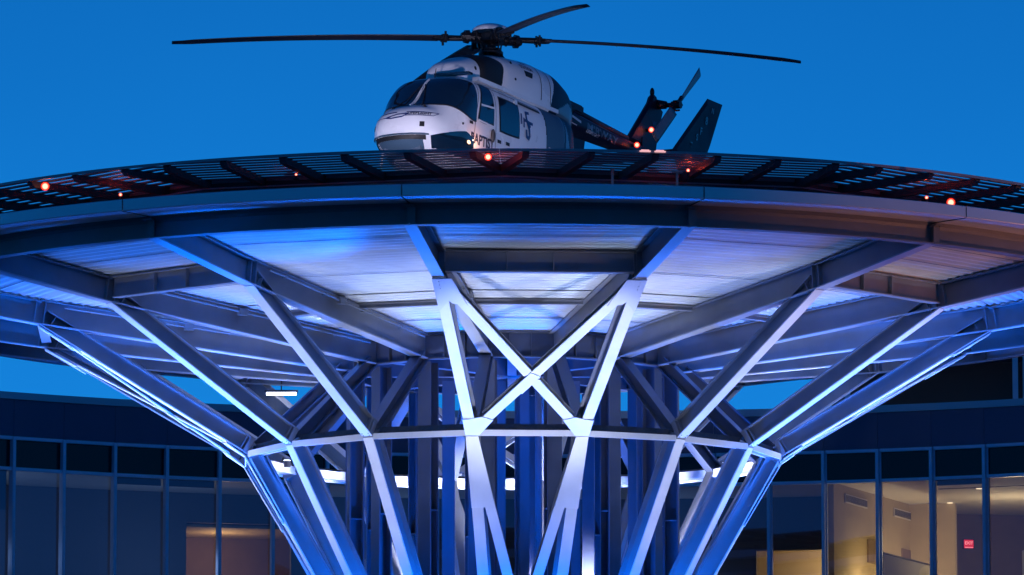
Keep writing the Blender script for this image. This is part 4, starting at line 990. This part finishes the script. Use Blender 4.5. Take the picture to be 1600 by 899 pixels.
for i,(az,r_,ta,pw) in enumerate(((62,30,46,5200),(95,26,60,2600))):  # added lamps, unseen, for the warm cast on the right rim
    flood(R(az),r_,AX+pol(11.0,R(ta),13.7),pw,(1.0,0.36,0.20),'lampwarm','added amber floodlight out of view at the plaza edge '+['right front','far right'][i]+' of the tower','added amber floodlights out of view at the plaza edge',size=24)
for i,(az,pw) in enumerate(((-44,1.6),(50,1.5),(-136,0.6),(132,0.6))):
    az=R(az); tgt=AX+pol(6.3,R([-74,80,-100,100][i]),10.4+G)
    flood(az,7.4,tgt,P_BLUE*4.0*pw,C_BLUE,'lampb','tall blue flood standing on the plaza '+['front left','front right','rear left','rear right'][i]+' of the tower','blue floodlights on the plaza',z=0.0,size=34)
for i,az in enumerate((-26,16)):  # added lamps hidden behind the deck edge to brighten the helicopter
    b=AX+pol(8.2,R(az),TOP); o=empty('pad_fill_light',b,'added low fill light '+['left','right'][i]+' of the helicopter nose, aimed at the cabin','floodlight','added fill lights on the pad')
    d=(AX+Vector((-0.8,-1.5,TOP+1.9))-b).normalized(); c=Vector((0,0,0.16))
    bm=bmesh.new(); box(bm,(0,0,0.02),(0.2,0.2,0.04)); tube(bm,[c-d*0.1,c+d*0.05],[0.06,0.09],14); obj('housing',bm,M['fixture'],o)
    bm=bmesh.new(); tube(bm,[c+d*0.055,c+d*0.062],0.08,14); obj('lens',bm,M['lampw'],o)
    spot('pad_beam',c+d*0.1,c+d*5,[950,650][i],(0.80,0.74,1.0),70,0.7,0.08,o)
for k in range(-4,12):
    b_=k-3; az=b_*ST+DAZ; lab='small blue uplight between two column feet in the front bay' if b_==0 else 'small blue uplight between column feet, '+['','first','second','third','fourth','fifth','sixth','seventh','eighth'][abs(b_)]+' bay '+('right' if b_>0 else 'left')+' of the front'
    b=AX+pol(3.02,az,5.75+G); o=empty('uplight',b,lab,'uplight','small blue uplights between the column feet')
    bm=bmesh.new(); tube(bm,[(0,0,0),(0,0,0.12)],[0.06,0.08],14); box(bm,(0,0,-0.01),(0.5,0.05,0.03),az); obj('housing',bm,M['fixture'],o)
    bm=bmesh.new(); tube(bm,[(0,0,0.122),(0,0,0.13)],0.07,14); obj('lens',bm,M['lampb'],o)
    spot('uplight_beam',Vector((0,0,0.16)),pol(0.9,az,3.0),P_BLUE*0.16,C_BLUE,130,0.6,0.06,o)
for i in range(8):
    az=DAZ+PI/8+i*PI/4; c=AX+pol(4.2,az,9.62+G); o=empty('ring_uplight',c,'small white uplight on the strut ring, '+['front right','right front','right rear','rear right','rear left','left rear','left front','front left'][i]+' side','uplight','white uplights on the strut ring')
    bm=bmesh.new(); tube(bm,[(0,0,-0.05),(0,0,0.06)],[0.06,0.075],14); obj('housing',bm,M['fixture'],o)
    bm=bmesh.new(); tube(bm,[(0,0,0.062),(0,0,0.072)],0.06,14); obj('lens',bm,M['lampw'],o)
    spot('uplight_beam',Vector((0,0,0.10)),pol(1.6,az,3.0),P_WHITE,C_WHITE,120,0.9,0.06,o)
